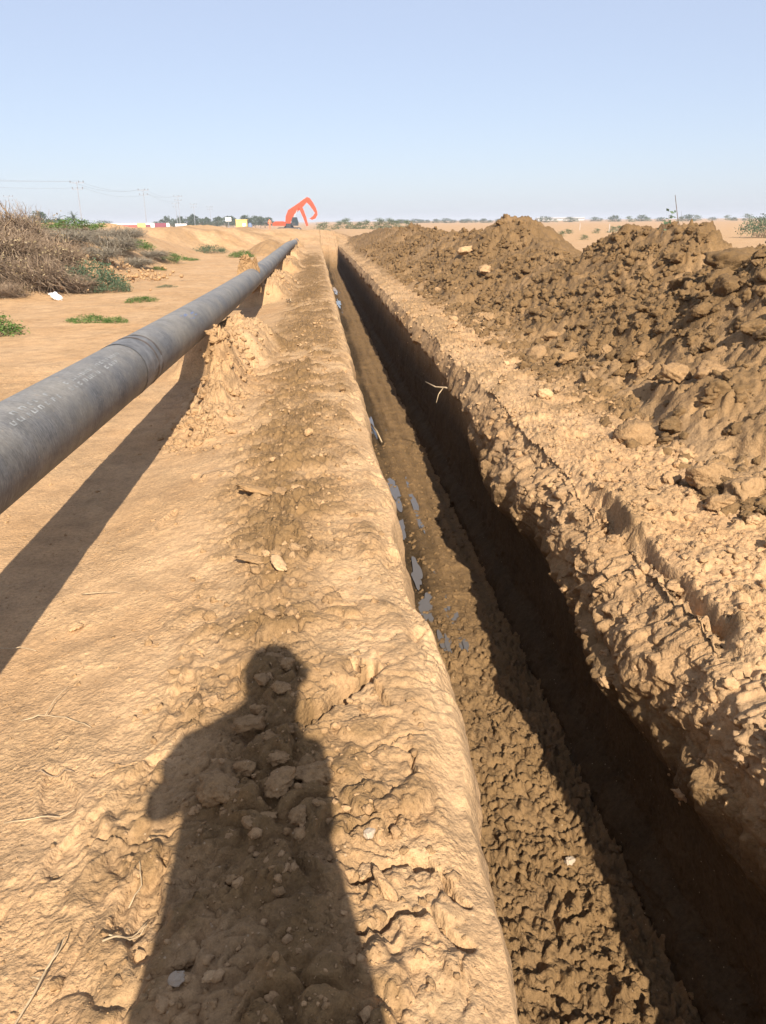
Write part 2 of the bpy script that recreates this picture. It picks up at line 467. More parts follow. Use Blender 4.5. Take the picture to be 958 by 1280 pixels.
# left
lip_s = sstep(.20, .30, xg)*sstep(-.45, -.05, n1+.6*n2+.15)
moundm = np.exp(-(((xg+.95)/.28)**2))*sstep(5.4, 6, yg)*sstep(9.2, 8.6, yg)
hl = .020*n1 + .010*n2*(1-.4*lip_s)*(1-.4*smooth_l) + .0050*n3*(1-.35*smooth_l)*(1-.5*lip_s) + .0012*n4*(1-.4*lip_s)*(1-smooth_l)
wX = sg+.05*fbm(sg*7, yg*7, 3, 73); wY = yg+.05*fbm(sg*7+5, yg*7, 3, 74)
cr1 = on(rough_c, clodfield, wX, wY, .13, 75, .8, .8); cr2 = on(rough_c, clodfield, wX, wY, .055, 76, .7, .7)
hl = hl + bandc*(.026*cB + .018*cr2 + .007*cC) + crust*(.024*cr1 + .012*cr2*sstep(-.2, .2, n2) + .004*cC - .012)
hl = hl + moundm*(.05*cB + .045*cr1 + .03*cA*sstep(-.2, .2, n2) + .04*n2)
berm = sstep(-.75, -.45, xg)*(1-lip_s)*sstep(46, 36, yg)
hl = hl + berm*(.010*cA + .005*cC)*sstep(2.2, 4.5, yg)
hl = hl + .024*berm*cB*sstep(-.1, .3, n2+.5*n1)
hl = hl + .006*smooth_l*cC*sstep(.05, .3, n2) + .012*smooth_l*sstep(-2.1, -3, xg)*cB*sstep(0, .3, n1)
padm = sstep(.10, .3, np.where(left, ground_forms(xg, yg)-base_height(xg, yg), 0))*sstep(9.0, 9.6, yg)
hl = hl + padm*(.05*cB + .03*cA + .05*n2)
patch = sstep(-.05, .3, fbm(sg*2.3+3, yg*1.9, 3, 77))
hl = hl + .012*cr1*patch*berm + .008*cr2*patch*(1-.8*smooth_l)
hl = hl - .050*sstep(.17, LX, xg)**2*(.8+.6*n2) - .055*sstep(.22, LX, xg+.05*vn(yg*7, xg*7, 85))*sstep(.05, .4, fbm(yg*6, xg*5, 3, 86))*sstep(1.5, 2.4, yg) + .018*cA*sstep(.2, .3, xg)*sstep(-.1, .3, n1+n2)*sstep(1.6, 2.4, yg)
H = np.where(left, hl, H)
# right berm
hr = .03*n1 + .03*n2 + .009*n3 + .030*cB*sstep(-.15, .25, n2) + .020*cA + .008*cC
toe = sstep(1.9, 2.4, xg)
hr = hr + toe*(.03*cB+.02*cA) - .05*sstep(RX+.10, RX, xg)*(.5+.5*n2)
gw = xg+.035*fbm(xg*6, yg*5, 4, 63)
gc = 1.43+.05*fbm(yg*1.3, yg*0, 3, 61); gh = .026+.016*vn(yg*3, yg*0, 64)
gro = sstep(-gh-.03, -gh+.01, gw-gc)*sstep(gh+.016, gh-.010, gw-gc)*sstep(2.3, 2.6, yg)*sstep(4.2, 3.7, yg)*sstep(-.45, .05, fbm(yg*1.4, yg*0, 3, 65))
hr = hr - .15*gro*(.6+.4*sstep(-.3, .3, n2)) - .05*sstep(1.46, 1.38, xg)*slab[r_i][:, None]*(1+1.6*n2)
gro2 = np.exp(-((gw-(1.50+.07*fbm(yg*1.7, yg*0+3, 3, 62)))/.022)**2)*sstep(1.2, 1.5, yg)*sstep(2.6, 2.3, yg)*sstep(-.2, .3, vn(yg*3, yg*0, 67))
hr = hr - .20*gro2
H = np.where(right, hr, H)
# floor: broken cloddy earth near, toothed and wet farther on
nearf = sstep(5.6, 3.6, yg + .9*n1 + .5*n2)
crk = on(floor_c, clodfield, xg, yg, .085, 52, .6); crk2 = on(floor_c, clodfield, xg, yg*.6, .04, 54, .6)
hf = nearf*(.046*cr1 + .034*crk*sstep(-.35, .1, n2) + .018*crk2 + .010*n2 + .010*n3 - .01)
teeth = np.sin(2*np.pi*(xg+.02*vn(yg*.9, yg*0, 66))/.155)
hf = hf + (1-nearf)*(.015*teeth*(.5+.5*n1) + .014*n2 + .007*n3 + .012*fbm(xg*26, yg*2.4, 4, 78) + .008*cA*sstep(0, .3, n2)*sstep(.8, .95, xg))
hf = hf - .05*np.exp(-((xg-.70)/.14)**2)*(1-nearf)*(.55+.45*np.sin(yg*1.15+1.0))
hf = hf + .09*sstep(1.20, 1.36, xg)*(.6+.5*n2) + .02*cA*sstep(1.12, 1.3, xg)
H = np.where(floor, hf, H)
H = np.where(lw, .022*n2 + .006*n3 + .006*vn(yg*2, Zn0*24, 83), H)
H = np.where(Kn == 3, .004*n3 + .003*n4, H)

rf = random.Random(21)
for q in range(16):
    fx0, fy0, fa = rf.uniform(-1.0, -.05), 1.25*math.exp(rf.uniform(0, 1.7)), rf.uniform(-.5, .5)
    cc = np.where((kn_ == 0) & (np.abs(cn_-fx0) < .3))[0]; rr_ = np.where(np.abs(Y[r_i]-fy0) < .3)[0]; b_ = np.ix_(rr_, cc)
    ddx, ddy = xg[b_]-fx0, yg[b_]-fy0
    a_, l_ = ddx*math.cos(fa)-ddy*math.sin(fa), ddx*math.sin(fa)+ddy*math.cos(fa)
    e_ = np.sqrt((a_/(.045-.012*np.sin(l_*14)))**2+(l_/.135)**2) + .18*n2[b_]
    H[b_] += -.014*sstep(1.05, .8, e_) + .007*np.exp(-((e_-1.2)/.18)**2)
# --- cracks in the near ground (polyline, half width, depth)
def polyline_dist(px, py, pts):
    d = np.full(px.shape, 9.0)
    for (ax, ay), (bx, by) in zip(pts[:-1], pts[1:]):
        t = np.clip(((px-ax)*(bx-ax)+(py-ay)*(by-ay))/((bx-ax)**2+(by-ay)**2), 0, 1)
        d = np.minimum(d, np.hypot(px-ax-t*(bx-ax), py-ay-t*(by-ay)))
    return d
cr_r = np.where((Y[r_i] > .9) & (Y[r_i] < 3.2))[0]; cr_c = np.where((cx[c_i] > -.8) & (cx[c_i] < .34) & (ck[c_i] == 0))[0]
cs_ = np.ix_(cr_r, cr_c)
wxp = xg[cs_] + .012*vn(xg[cs_]*30, yg[cs_]*30, 71); wyp = yg[cs_] + .012*vn(xg[cs_]*30+9, yg[cs_]*30, 72)
for pts, hw, dp in (
    ([(-.10, 1.97), (-.06, 2.02), (-.01, 2.07), (.04, 2.14), (.08, 2.18), (.10, 2.25)], .019, .075),
    ([(.05, 2.30), (.065, 2.23), (.08, 2.18), (.12, 2.10), (.14, 2.02)], .010, .035),
    ([(-.25, 2.47), (-.2, 2.49), (-.12, 2.52), (-.07, 2.58)], .006, .02),
    ([(-.34, 2.15), (-.29, 2.2), (-.31, 2.33)], .006, .018),
    ([(.13, 1.86), (.19, 1.80), (.20, 1.72)], .006, .02),
    ([(.04, 1.80), (.10, 1.83), (.13, 1.86), (.22, 1.9)], .005, .014),
    ([(-.62, 1.62), (-.52, 1.60), (-.44, 1.58), (-.36, 1.60)], .004, .010),
    ([(-.70, 1.90), (-.55, 1.91), (-.43, 1.92)], .004, .010),
    ([(.04, 1.36), (.10, 1.42), (.16, 1.44), (.22, 1.40), (.26, 1.31)], .009, .035),
    ([(.05, 1.22), (.10, 1.27), (.18, 1.28), (.25, 1.20)], .008, .03),
    ([(.02, 1.50), (.07, 1.54), (.13, 1.53)], .006, .02)):
    d = polyline_dist(wxp, wyp, pts)
    H[cs_] -= 1.5*dp*np.exp(-(d/(1.15*hw))**4)
    # one side of the crack stands a little higher
jl = np.where(ck[c_i] == 0)[0][-1]; jr = np.where(ck[c_i] == 4)[0][0]
lipl_h = H[:, jl].copy(); lipr_h = H[:, jr].copy()
nx_ = cn[c_i, 0][None, :]; nz_ = cn[c_i, 1][None, :]
fade = np.clip(1+Zn0/.30, 0, 1)**1.5
wall_ = lw | (Kn == 3)
lipz = np.where(lw, lipl_h[:, None], lipr_h[:, None])
X[sl] += np.where(wall_, H*np.sign(nx_)*(1-fade), 0)
Z[sl] += np.where(wall_, lipz*fade, H)

# --- where is it dry, pale, wet; on the right wall also painted shade
mo = np.full((nY, nX), .12); pa = np.zeros((nY, nX)); wet_shade = np.zeros((nY, nX))
m_ = np.zeros(xg.shape); p_ = np.zeros(xg.shape); w_ = np.zeros(xg.shape)
m_ = np.where(left, .10 + .70*bandc + .26*berm*sstep(-.1, .35, n2) + .22*patch*berm + .30*sstep(.35, .6, cB)*berm*sstep(-.1, .3, n2) + .07*smooth_l*sstep(.05, .35, fbm(sg*1.1+9, yg*.8, 4, 81)) + .22*moundm*sstep(-.1, .3, n2) + .10*sstep(.0, .4, n1)*smooth_l, m_)
p_ = np.where(left, .22*lip_s*sstep(.4, 2, yg) + .35*berm*sstep(.1, -.3, n2)*(1-band) + .15*sstep(0, .4, n2), p_)
m_ = np.where(left, m_ + .25*sstep(42, 47, yg)*sstep(-.1, .35, n1+.5*n2), m_)
m_ = np.where(right, .20 + .25*sstep(.0, .35, n1+.6*n2) + .62*sstep(1.95, 2.5, xg+.25*n1+.12*n2) + .15*sstep(0, .4, n2), m_)
p_ = np.where(right, .22*sstep(2.0, 1.7, xg)*sstep(-.3, .3, n2+.5*n1), p_)
m_ = np.where(floor, 1.02 - .08*nearf + .12*n2, m_)
w_ = np.where(floor, .22*nearf + (1-nearf)*np.clip(.18 + .45*sstep(.008, -.03, hf) + .45*np.exp(-((xg-.68)/.13)**2)*sstep(-.5, .2, n1+.4), 0, 1), w_)
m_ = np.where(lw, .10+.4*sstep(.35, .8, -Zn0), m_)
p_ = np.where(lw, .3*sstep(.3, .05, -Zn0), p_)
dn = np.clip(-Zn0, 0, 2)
m_ = np.where(Kn == 3, .35 + .60*sstep(.05, .45, dn), m_)  # moister with depth, browned further to deepen the trench shade
w_ = np.where(Kn == 3, .95*sstep(.25, .65, dn), w_)  # trench shade painted into the colour, darker than the soil's own damp
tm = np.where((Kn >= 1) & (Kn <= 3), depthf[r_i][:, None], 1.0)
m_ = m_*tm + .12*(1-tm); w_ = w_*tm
mo[sl] = m_; pa[sl] = p_; wet_shade[sl] = w_
# far fields: slightly greener strips beyond the heap
rgb = np.stack([np.clip(mo, 0, 1), np.clip(pa, 0, 1), np.clip(wet_shade, 0, 1), np.ones_like(mo)], -1)

idx = np.arange(nY*nX).reshape(nY, nX)
F = np.stack([idx[:-1, :-1], idx[:-1, 1:], idx[1:, 1:], idx[1:, :-1]], -1).reshape(-1, 4)
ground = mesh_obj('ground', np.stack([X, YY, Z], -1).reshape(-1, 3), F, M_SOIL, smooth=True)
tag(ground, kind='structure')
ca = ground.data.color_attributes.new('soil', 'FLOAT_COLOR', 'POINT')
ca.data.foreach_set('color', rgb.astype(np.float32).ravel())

gcols = np.where((ck == 0) | (ck == 4))[0]; fcols = np.where(ck == 2)[0]
def _samp(x, y, cols):
    i = int(np.clip(np.searchsorted(Y, y), 0, nY-1))
    row = X[i, cols]
    return float(np.interp(x, row, Z[i, cols]))
def gz(x, y): return _samp(x, y, gcols)
def fz(x, y): return _samp(x, y, fcols)

# ------------------------------------------------------------------ spoil heap
hy = list(np.arange(1.5, 3.0, .03)); y = hy[-1]
while y < 60: y += max(.011, .0042*y); hy.append(y)
HY = np.array(hy)
HXs = np.concatenate([np.arange(1.5, 4.6, .0125), np.arange(4.6, 7.2, .05)])
hx, hyy = np.meshgrid(HXs, HY)
crest = np.interp(HY, [1.5, 5, 6.8, 7.6, 8.3, 9.4, 10.4, 11.5, 13.6, 14.6, 16.2, 17.3, 18.2, 19.6, 21, 24, 27, 33, 42, 54, 60],
                      [.95, 1.25, 1.32, 1.10, 1.0, 1.40, 1.28, 1.0, .72, .78, 1.10, 1.55, 1.40, 1.05, 1.16, 1.08, 1.10, 1.05, .98, .8, .3])[:, None]
a1 = fbm(hx*.55, hyy*.55, 4, 141)
xc = 4.05 + .25*np.sin(hyy*.9)+.2*a1
toe_x = 2.22 - .50*sstep(9, 24, hyy) + .16*fbm(hx*0+1, hyy*.8, 3, 142) + .10*fbm(hx*2, hyy*2, 2, 143)
t = (hx-toe_x)/(xc-toe_x)
up = np.clip(t, 0, 1); dnn = np.clip((hx-xc)/(6.6-xc), 0, 1)
prof = np.where(t < 1, .25*up + .75*up**1.25 - .06*np.sin(up*np.pi), 1-dnn**1.15)
# round the crest
prof = prof - .10*np.exp(-((t-1)/.18)**2)
hz = crest*prof*1.10
body = sstep(0, .25, up)*(1-dnn)
f2 = fbm(hx*2.2, hyy*2.2, 5, 144, .55); f3 = fbm(hx*14, hyy*14, 2, 145, .6)
slick = sstep(.12, .38, fbm(hx*.8+7, hyy*.8, 2, 151))           # slipped, finer patches
rr = 1-.65*slick
c1 = clodfield(hx, hyy, .42, 146, .5, .6); c2 = clodfield(hx, hyy, .17, 147, .5, .75); c3 = clodfield(hx, hyy, .075, 149, .5)
c4 = clodfield(hx, hyy, .036, 155, .5, .8)
bb = np.clip(body*1.3+.12, 0, 1)
a2 = fbm(hx*.33+5, hyy*.42, 3, 171)
hz = hz + bb*(.22*a1*np.clip(body*1.5, 0, 1) + .22*a2*np.clip(body*1.5, 0, 1) + .10*f2 + .040*f3 + .02*vn(hx*30, hyy*30, 172) + rr*(.09*c1*sstep(-.2, .2, a2+.2) + .050*c2*sstep(-.2, .25, f2)) + .020*c3*rr + .010*c4 - .02)
hz = hz - .10*sstep(.02, -.06, t) - .3*sstep(-.02, -.35, t)
hm = np.clip(1.0 + .35*a1 + .25*f2 - .30*sstep(.30, .0, up) - .12*slick, .1, 1)
hp = np.clip(.25*sstep(.3, .0, up)+.35*sstep(.28, .45, fbm(hx*1.3, hyy*.9, 3, 161))*sstep(.0, .3, up), 0, 1)
hidx = np.arange(hx.size).reshape(hx.shape)
HF = np.stack([hidx[:-1, :-1], hidx[:-1, 1:], hidx[1:, 1:], hidx[1:, :-1]], -1).reshape(-1, 4)
heap = mesh_obj('spoil_heap', np.stack([hx, hyy, hz], -1).reshape(-1, 3), HF, M_SOIL, smooth=True)
ca = heap.data.color_attributes.new('soil', 'FLOAT_COLOR', 'POINT')
ca.data.foreach_set('color', np.stack([hm, hp, .22*sstep(.05, .4, up)*(.6+.8*f2+.5*a1).clip(0, 1), hx*0+1], -1).astype(np.float32).ravel())
tag(heap, 'long uneven ridge of dug brown earth running beside the open trench', 'earth heap')
def hz_at(x, y):
    i = int(np.clip(np.searchsorted(HY, y), 0, len(HY)-1))
    return max(float(np.interp(x, HXs, hz[i])), gz(x, y))

# ------------------------------------------------------------------ clods and stones
def ico(sub):
    bm = bmesh.new(); bmesh.ops.create_icosphere(bm, subdivisions=sub, radius=1)
    V = np.array([v.co[:] for v in bm.verts]); Fc = np.array([[v.index for v in f.verts] for f in bm.faces]); bm.free()
    return V, Fc
def chunk(sub, seed, planes=11, rough=.10, flat=.75):
    V, Fc = ico(sub); r = np.random.default_rng(seed)
    n = r.normal(size=(planes, 3)); n /= np.linalg.norm(n, axis=1)[:, None]
    d = r.uniform(.55, .95, planes)
    dots = V @ n.T
    lim = np.where(dots > .05, d[None, :]/np.maximum(dots, .05), 9).min(axis=1)
    rad = np.minimum(lim, 1.05)
    for sc, am in ((2.1, .8), (4.7, .6), (9, .45), (19, .25)):
        rad = rad*(1 + rough*am*vn(V[:, 0]*sc+seed*3.1+V[:, 2]*sc*.7, V[:, 1]*sc+V[:, 2]*sc*.9, seed))
    V = V*rad[:, None]*np.array([1, r.uniform(.7, 1), flat*r.uniform(.8, 1.1)])
    return V, Fc

CH = [chunk(4, 300+i, planes=8+i % 4, rough=.19, flat=.7) for i in range(7)]
CL = [chunk(2, 400+i, rough=.16) for i in range(10)]
CL2 = [chunk(2, 450+i, planes=6+i % 5, rough=.34, flat=.6+.05*(i % 6)) for i in range(18)]
CL3 = [chunk(3, 950+i, planes=5+i % 4, rough=.36, flat=.6+.06*(i % 5)) for i in range(14)]
CS = [chunk(1, 500+i, rough=.2) for i in range(8)]
clod_mesh = {}
def clod(i, mat, loc, size, label, cat, group=None, name='clod', rz=None, sink=.3, tilt=.25, stretch=(1, 1, 1)):
    key = (i, mat.name)
    if key not in clod_mesh:
        o = mesh_obj(name, CH[i][0], CH[i][1], mat, smooth=True); clod_mesh[key] = o.data
    else:
        o = bpy.data.objects.new(name, clod_mesh[key]); COL.objects.link(o)
    o.location = (loc[0], loc[1], loc[2]+size*stretch[2]*(.6-sink)); o.scale = (size*stretch[0], size*stretch[1], size*stretch[2])
    o.rotation_euler = (rnd.uniform(-tilt, tilt), rnd.uniform(-tilt, tilt), rnd.uniform(0, 6.28) if rz is None else rz)
    return tag(o, label, cat, group)

def scatter(name, pts, shapes, mat, sizes, label=None, kind='stuff'):
    vs, fs, b = [], [], 0
    for p, s in zip(pts, sizes):
        sh_ = CL3 if (s > .024*(1+.02*p[1]) and shapes is CL2) else shapes
        V, Fc = sh_[int(RG.integers(len(sh_)))]
        a = RG.uniform(0, 6.28); c_, s_ = math.cos(a), math.sin(a)
        tt = RG.uniform(-.6, .6); ct, st = math.cos(tt), math.sin(tt)
        R = np.array([[c_, -s_, 0], [s_, c_, 0], [0, 0, 1]]) @ np.array([[ct, 0, st], [0, 1, 0], [-st, 0, ct]])
        vs.append((V*s) @ R.T + np.array(p)); fs.append(Fc+b); b += len(V)
    o = mesh_obj(name, np.concatenate(vs), np.concatenate(fs), mat, smooth=True)
    return tag(o, label, 'loose soil' if label else None, None, kind)

# stones and clods in and around the photographer's shadow: (x, y, size, shape, material, label)
SH = [(-.30, 1.69, .052, 0, M_CLOD_BROWN, 'large brown clod at the left side of the shadowed clod cluster'),
      (-.235, 1.76, .034, 1, M_CLOD_BROWN, None), (-.24, 1.95, .050, 2, M_CLOD_BROWN, 'blunt brown clod at the shadow neckline, standing apart from the cluster'),
      (-.135, 1.665, .048, 3, M_CLOD_BROWN, 'rounded brown clod in the middle of the shadowed clod cluster'), (-.145, 1.765, .037, 4, M_CLOD_BROWN, None), (-.055, 1.70, .048, 5, M_CLOD_BROWN, 'angular brown clod at the right side of the shadowed clod cluster'),
      (-.17, 1.57, .026, 6, M_CLOD_BROWN, None), (-.09, 1.545, .032, 0, M_CLOD_BROWN, None), (-.02, 1.70, .028, 1, M_CLOD_BROWN, None),
      (-.25, 1.65, .020, 2, M_CLOD_BROWN, None), (-.33, 1.76, .036, 3, M_CLOD_BROWN, None), (-.21, 2.03, .022, 4, M_CLOD_BROWN, None),
      (-.155, 2.10, .030, 5, M_CLOD_BROWN, None), (-.22, 2.17, .030, 6, M_CLOD_BROWN, None), (-.14, 2.25, .030, 0, M_CLOD_BROWN, None), (-.19, 2.34, .034, 1, M_CLOD_BROWN, None),
      (-.17, 1.86, .024, 2, M_CLOD_BROWN, None), (-.21, 1.53, .022, 3, M_CLOD_BROWN, None), (-.12, 1.90, .020, 5, M_CLOD_BROWN, None),
      (-.315, 1.215, .036, 4, M_CLOD_BROWN, 'brown rounded clod lying alone in the lower part of the shadow'),
      (-.325, 1.155, .018, 5, M_STONE, 'small pale pebble just below the lone rounded clod in the shadow'), (-.255, 1.15, .018, 6, M_CLOD_PALE, 'flat pale stone chip right of the lone rounded clod in the shadow')]
for x, y, s, i, m, lab in SH:
    st = m is not M_CLOD_BROWN
    clod(i, m, (x, y, gz(x, y)), s, lab or 'small brown earth clod lying in the dark shape of a standing person', 'stone' if st else 'earth clod',
         None if st else 'clods in the person shadow', 'pebble' if st else 'clod', sink=.2, stretch=(1, 1, .8))
# single clods and stones elsewhere
for x, y, z, s, i, m, lab, cat, nm, st in (
    (.125, 1.58, 0, .034, 3, M_CLOD_BROWN, 'dark round clod on cracked crust between the shadow and the trench', 'earth clod', 'clod', (1, 1, .8)),
    (.06, 1.40, 0, .024, 4, M_CLOD_PALE, 'pale flaked clod on the cracked crust near the shadow edge', 'earth clod', 'clod', (1.4, .8, .6)),
    (.10, 1.35, 0, .030, 1, M_CLOD_DRY, 'tan slab of crust standing tilted beside the deep dark crack', 'earth clod', 'clod', (1.5, .7, .8)),
    (.08, 1.50, 0, .018, 2, M_STONE, 'small white stone on cracked crust above the tilted slab', 'stone', 'pebble', (1, 1, .8)),
    (-1.03, 2.94, 0, .028, 5, M_CLOD_PALE, 'pale stone beside the pipe shadow on open ground', 'stone', 'pebble', (1.2, .8, .8)),
    (-.59, 3.19, 0, .018, 6, M_CLOD_BROWN, 'small brown clod on smooth ground between pipe shadow and loose dirt', 'earth clod', 'clod', (1, 1, .8)),
    (-.46, 2.78, 0, .030, 0, M_CLOD_BROWN, 'flat brown clod at the left edge of the loose dirt band', 'earth clod', 'clod', (1.2, 1, .7)),
    (-.53, 2.37, 0, .020, 1, M_CLOD_BROWN, 'pair of little brown lumps on bright smooth sand', 'earth clod', 'clod', (1.2, 1, .7)),
    (-.20, 3.07, 0, .045, 2, M_CLOD_PALE, 'pale flat slab of clay lying in the loose dirt band', 'earth clod', 'clod', (1.4, .9, .35)),
    (-.33, 3.22, 0, .070, 3, M_CLOD_BROWN, 'wide low brown lump in the loose dirt band above the pale slab', 'earth clod', 'clod', (1.3, .8, .45)),
    (-.36, 4.15, 0, .085, 4, M_CLOD_BROWN, 'long low ridge of brown clay at the top of the loose dirt band', 'earth clod', 'clod', (1.8, .7, .5)),
    (-.24, 4.05, 0, .045, 5, M_CLOD_BROWN, 'brown clod at the end of the long clay ridge', 'earth clod', 'clod', (1.2, .9, .6)),
    (-5.30, 17.5, 0, .27, 6, M_STONE, None, None, None, None)):
    if lab is None: continue
    clod(i, m, (x, y, gz(x, y)), s, lab, cat, None, nm, sink=.2, stretch=st)
# white stone on the trench floor
clod(2, M_STONE, (1.01, 2.60, fz(1.01, 2.6)), .026, 'small white stone on the rough floor of the trench', 'stone', None, 'pebble', sink=.05)
# big clods on the right-hand berm and at the heap's foot
for x, y, s, i, m, lab in (
    (2.10, 4.95, 0.128, 0, M_CLOD_BROWN, 'long pale lump with a flat dark end at the foot of the heap'),
    (2.10, 3.93, 0.128, 1, M_CLOD_BROWN, 'big tan clod with deep shadow, at the picture edge below the heap'),
    (2.22, 3.75, 0.128, 2, M_CLOD_BROWN, 'big tan clod right beside the largest clod below the heap'),
    (2.02, 3.62, 0.076, 3, M_CLOD_BROWN, 'tan clod in front of the two biggest clods below the heap'),
    (2.62, 5.60, .13, 4, M_CLOD_BROWN, 'big brown clod in the jumble low on the heap'),
    (2.75, 5.30, .12, 5, M_CLOD_BROWN, 'angular brown clod at the picture edge low on the heap'),
    (2.45, 7.6, 0.111, 6, M_CLOD_BROWN, 'tan clod with dark crack at the toe of the heap'),
    (2.28, 8.1, 0.128, 0, M_CLOD_BROWN, 'wide tan clod left of the cracked one at the toe of the heap'),
    (2.70, 6.35, .11, 1, M_CLOD_BROWN, 'brown clod above the cracked jumble on the heap'),
    (3.15, 17.2, .17, 2, M_CLOD_PALE, 'pale round clod lying on the flank of the tallest mound'),
    (3.05, 14.6, .16, 3, M_CLOD_DRY, 'tan clod with a dark shadow low on the flank of the tallest mound'),
    (3.75, 7.15, .26, 4, M_CLOD_DARK, 'big dark upright clod on top of the heap at the picture edge'),
    (3.62, 7.70, .15, 5, M_CLOD_DARK, 'dark clod left of the biggest upright clod on the heap'),
    (3.45, 6.75, .17, 6, M_CLOD_DARK, 'dark leaning clod below the biggest upright clod on the heap'),
    (3.3, 6.35, .14, 2, M_CLOD_DARK, 'dark clod casting a long black shadow on the heap')):
    clod(i, m, (x, y, hz_at(x, y)), s, lab, 'earth clod', None, 'clod', sink=.25)
# countable clods on the heap
k = 0
while k < 150:
    y = 3.4*math.exp(rnd.uniform(0, 1.9)); x = rnd.uniform(2.1, 4.0)
    if abs(x/(y+.5)) > .62: continue
    s = .035 + .075*rnd.random()**2.2
    clod(rnd.randrange(7), M_CLOD_DARK if x > 2.8 or rnd.random() < .5 else M_CLOD_BROWN, (x, y, hz_at(x, y)), s,
         'brown earth clod among many on the slope of the spoil heap', 'earth clod', 'clods on the spoil heap', 'clod', sink=.35)
    k += 1
k = 0
while k < 60:
    y = 2.2*math.exp(rnd.uniform(0, 2.0)); x = rnd.uniform(1.5, 2.3)
    s = .022 + .05*rnd.random()**2.2
    clod(rnd.randrange(7), M_CLOD_DRY if rnd.random() < .7 else M_CLOD_PALE, (x, y, hz_at(x, y) if x > 2 else gz(x, y)), s,
         'tan earth clod among many on the dry strip between trench and heap', 'earth clod', 'clods on the dry strip', 'clod', sink=.35)
    k += 1
k = 0
while k < 90:
    y = 1.3*math.exp(rnd.uniform(0, 2.2)); x = float(np.interp(y, [0, 1.9, 2.6, 4.2, 6.5, 9, 40], [-.2, -.18, -.16, -.30, -.12, -.15, -.2])) + rnd.gauss(0, .17)
    if x > .24: continue
    s = .010 + .030*rnd.random()**2.5
    clod(rnd.randrange(7), M_CLOD_BROWN if rnd.random() < .6 else M_CLOD_DRY, (x, y, gz(x, y)), s,
         'small earth clod in the loose dirt band on the path beside the trench', 'earth clod', 'clods in the loose dirt band', 'clod', sink=.35)
    k += 1
# the uncountable rest
pts, sz = [], []
for _ in range(700):
    if RG.random() < .6: y = RG.uniform(5.4, 9.2); x = -.92 + RG.normal(0, .16)
    else: y = RG.choice([9.4, 18.5, 27.5]) + RG.normal(0, 1.0); x = float(pipe_x(y)) + .35 + RG.normal(0, .18)
    if abs(x-float(pipe_x(y))) < PR*.9 and gz(x, y) > float(pipe_z(y))-PR: continue
    s = .010+.050*RG.random()**3
    pts.append((x, y, gz(x, y)-.05*s)); sz.append(s)
scatter('mound_crumbs', pts, CL2, M_CLOD_DRY, sz, 'loose crumbs of earth on the mounds that carry the pipe')
pts, sz = [], []
for _ in range(17000):
    y = 2.8*math.exp(RG.uniform(0, 2.6)); x = RG.uniform(2.0, 4.3)
    ii = int(np.clip(np.searchsorted(HY, y), 0, len(HY)-1)); jj = int(np.clip(np.searchsorted(HXs, x), 0, len(HXs)-1))
    if slick[ii, jj] > .3 and RG.random() < .8: continue
    s = (.005+.058*RG.random()**(3.4+2.5*a2[ii, jj]))*(1+.02*y)
    pts.append((x, y, hz_at(x, y)-.1*s)); sz.append(s)
scatter('heap_crumbs', pts, CL2, M_CLOD_DARK, sz, 'loose dark crumbs of earth covering the spoil heap')
pts, sz = [], []
for _ in range(2600):
    y = 1.6*math.exp(RG.uniform(0, 2.6)); x = RG.uniform(1.42, 2.3)
    s = (.005+.020*RG.random()**2.5)*(1+.03*y)
    pts.append((x, y, (hz_at(x, y) if x > 2 else gz(x, y))+.1*s)); sz.append(s)
scatter('berm_crumbs', pts, CS, M_CLOD_DRY, sz, 'loose tan crumbs of earth on the dry strip by the trench')
pts, sz = [], []
for _ in range(3200):
    y = 1.0*math.exp(RG.uniform(0, 2.5)); x = RG.normal(-.14, .28)
    if x > .27 or x < -1.6: continue
    s = (.002+.017*RG.random()**4.5)*(1+.05*y)
    pts.append((x, y, gz(x, y)-.15*s)); sz.append(s)
for _ in range(900):
    y = 1.0*math.exp(RG.uniform(0, 2.8)); x = RG.uniform(-3.2, -.3)
    s = (.002+.012*RG.random()**5)*(1+.05*y)
    pts.append((x, y, gz(x, y)-.15*s)); sz.append(s)
for _ in range(5000):
    y = 1.0+RG.random()**1.5*3.2; x = RG.uniform(-1.7, .28)
    s = .0012+.0035*RG.random()**2
    pts.append((x, y, gz(x, y))); sz.append(s)
scatter('dark_crumbs', pts[::2], CL2, M_CLOD_BROWN, sz[::2], 'brown crumbs of earth between pipe and trench')
scatter('path_crumbs', pts[1::2], CL2, M_CLOD_DRY, sz[1::2], 'loose tan crumbs of earth between pipe and trench')
pts, sz = [], []
for _ in range(3600):
    y = 1.2+8.5*RG.random()**2.1; x = RG.uniform(.45, 1.36)
    s = .003+.024*RG.random()**3.2
    pts.append((x, y, fz(x, y)-.05*s)); sz.append(s)
scatter('trench_crumbs', pts, CL2, M_CLOD_DARK, sz, 'loose brown crumbs of earth on the trench floor')

pts, sz = [], []
rcol = np.where(ck == 3)[0]
for _ in range(600):
    y = 1.9*math.exp(RG.uniform(0, 2.1)); i = int(np.searchsorted(Y, y))
    d = abs(RG.normal(0, .22))
    if d > .8: continue
    c_ = rcol[int(np.argmin(np.abs(cz[rcol]+d)))]
    s = (.005+.030*RG.random()**3)
    pts.append((X[i, c_]+.3*s, y, Z[i, c_])); sz.append(s)
scatter('wall_crumbs', pts, CL2, M_CLOD_DRY, sz, 'loose tan crumbs clinging to the top of the trench wall')

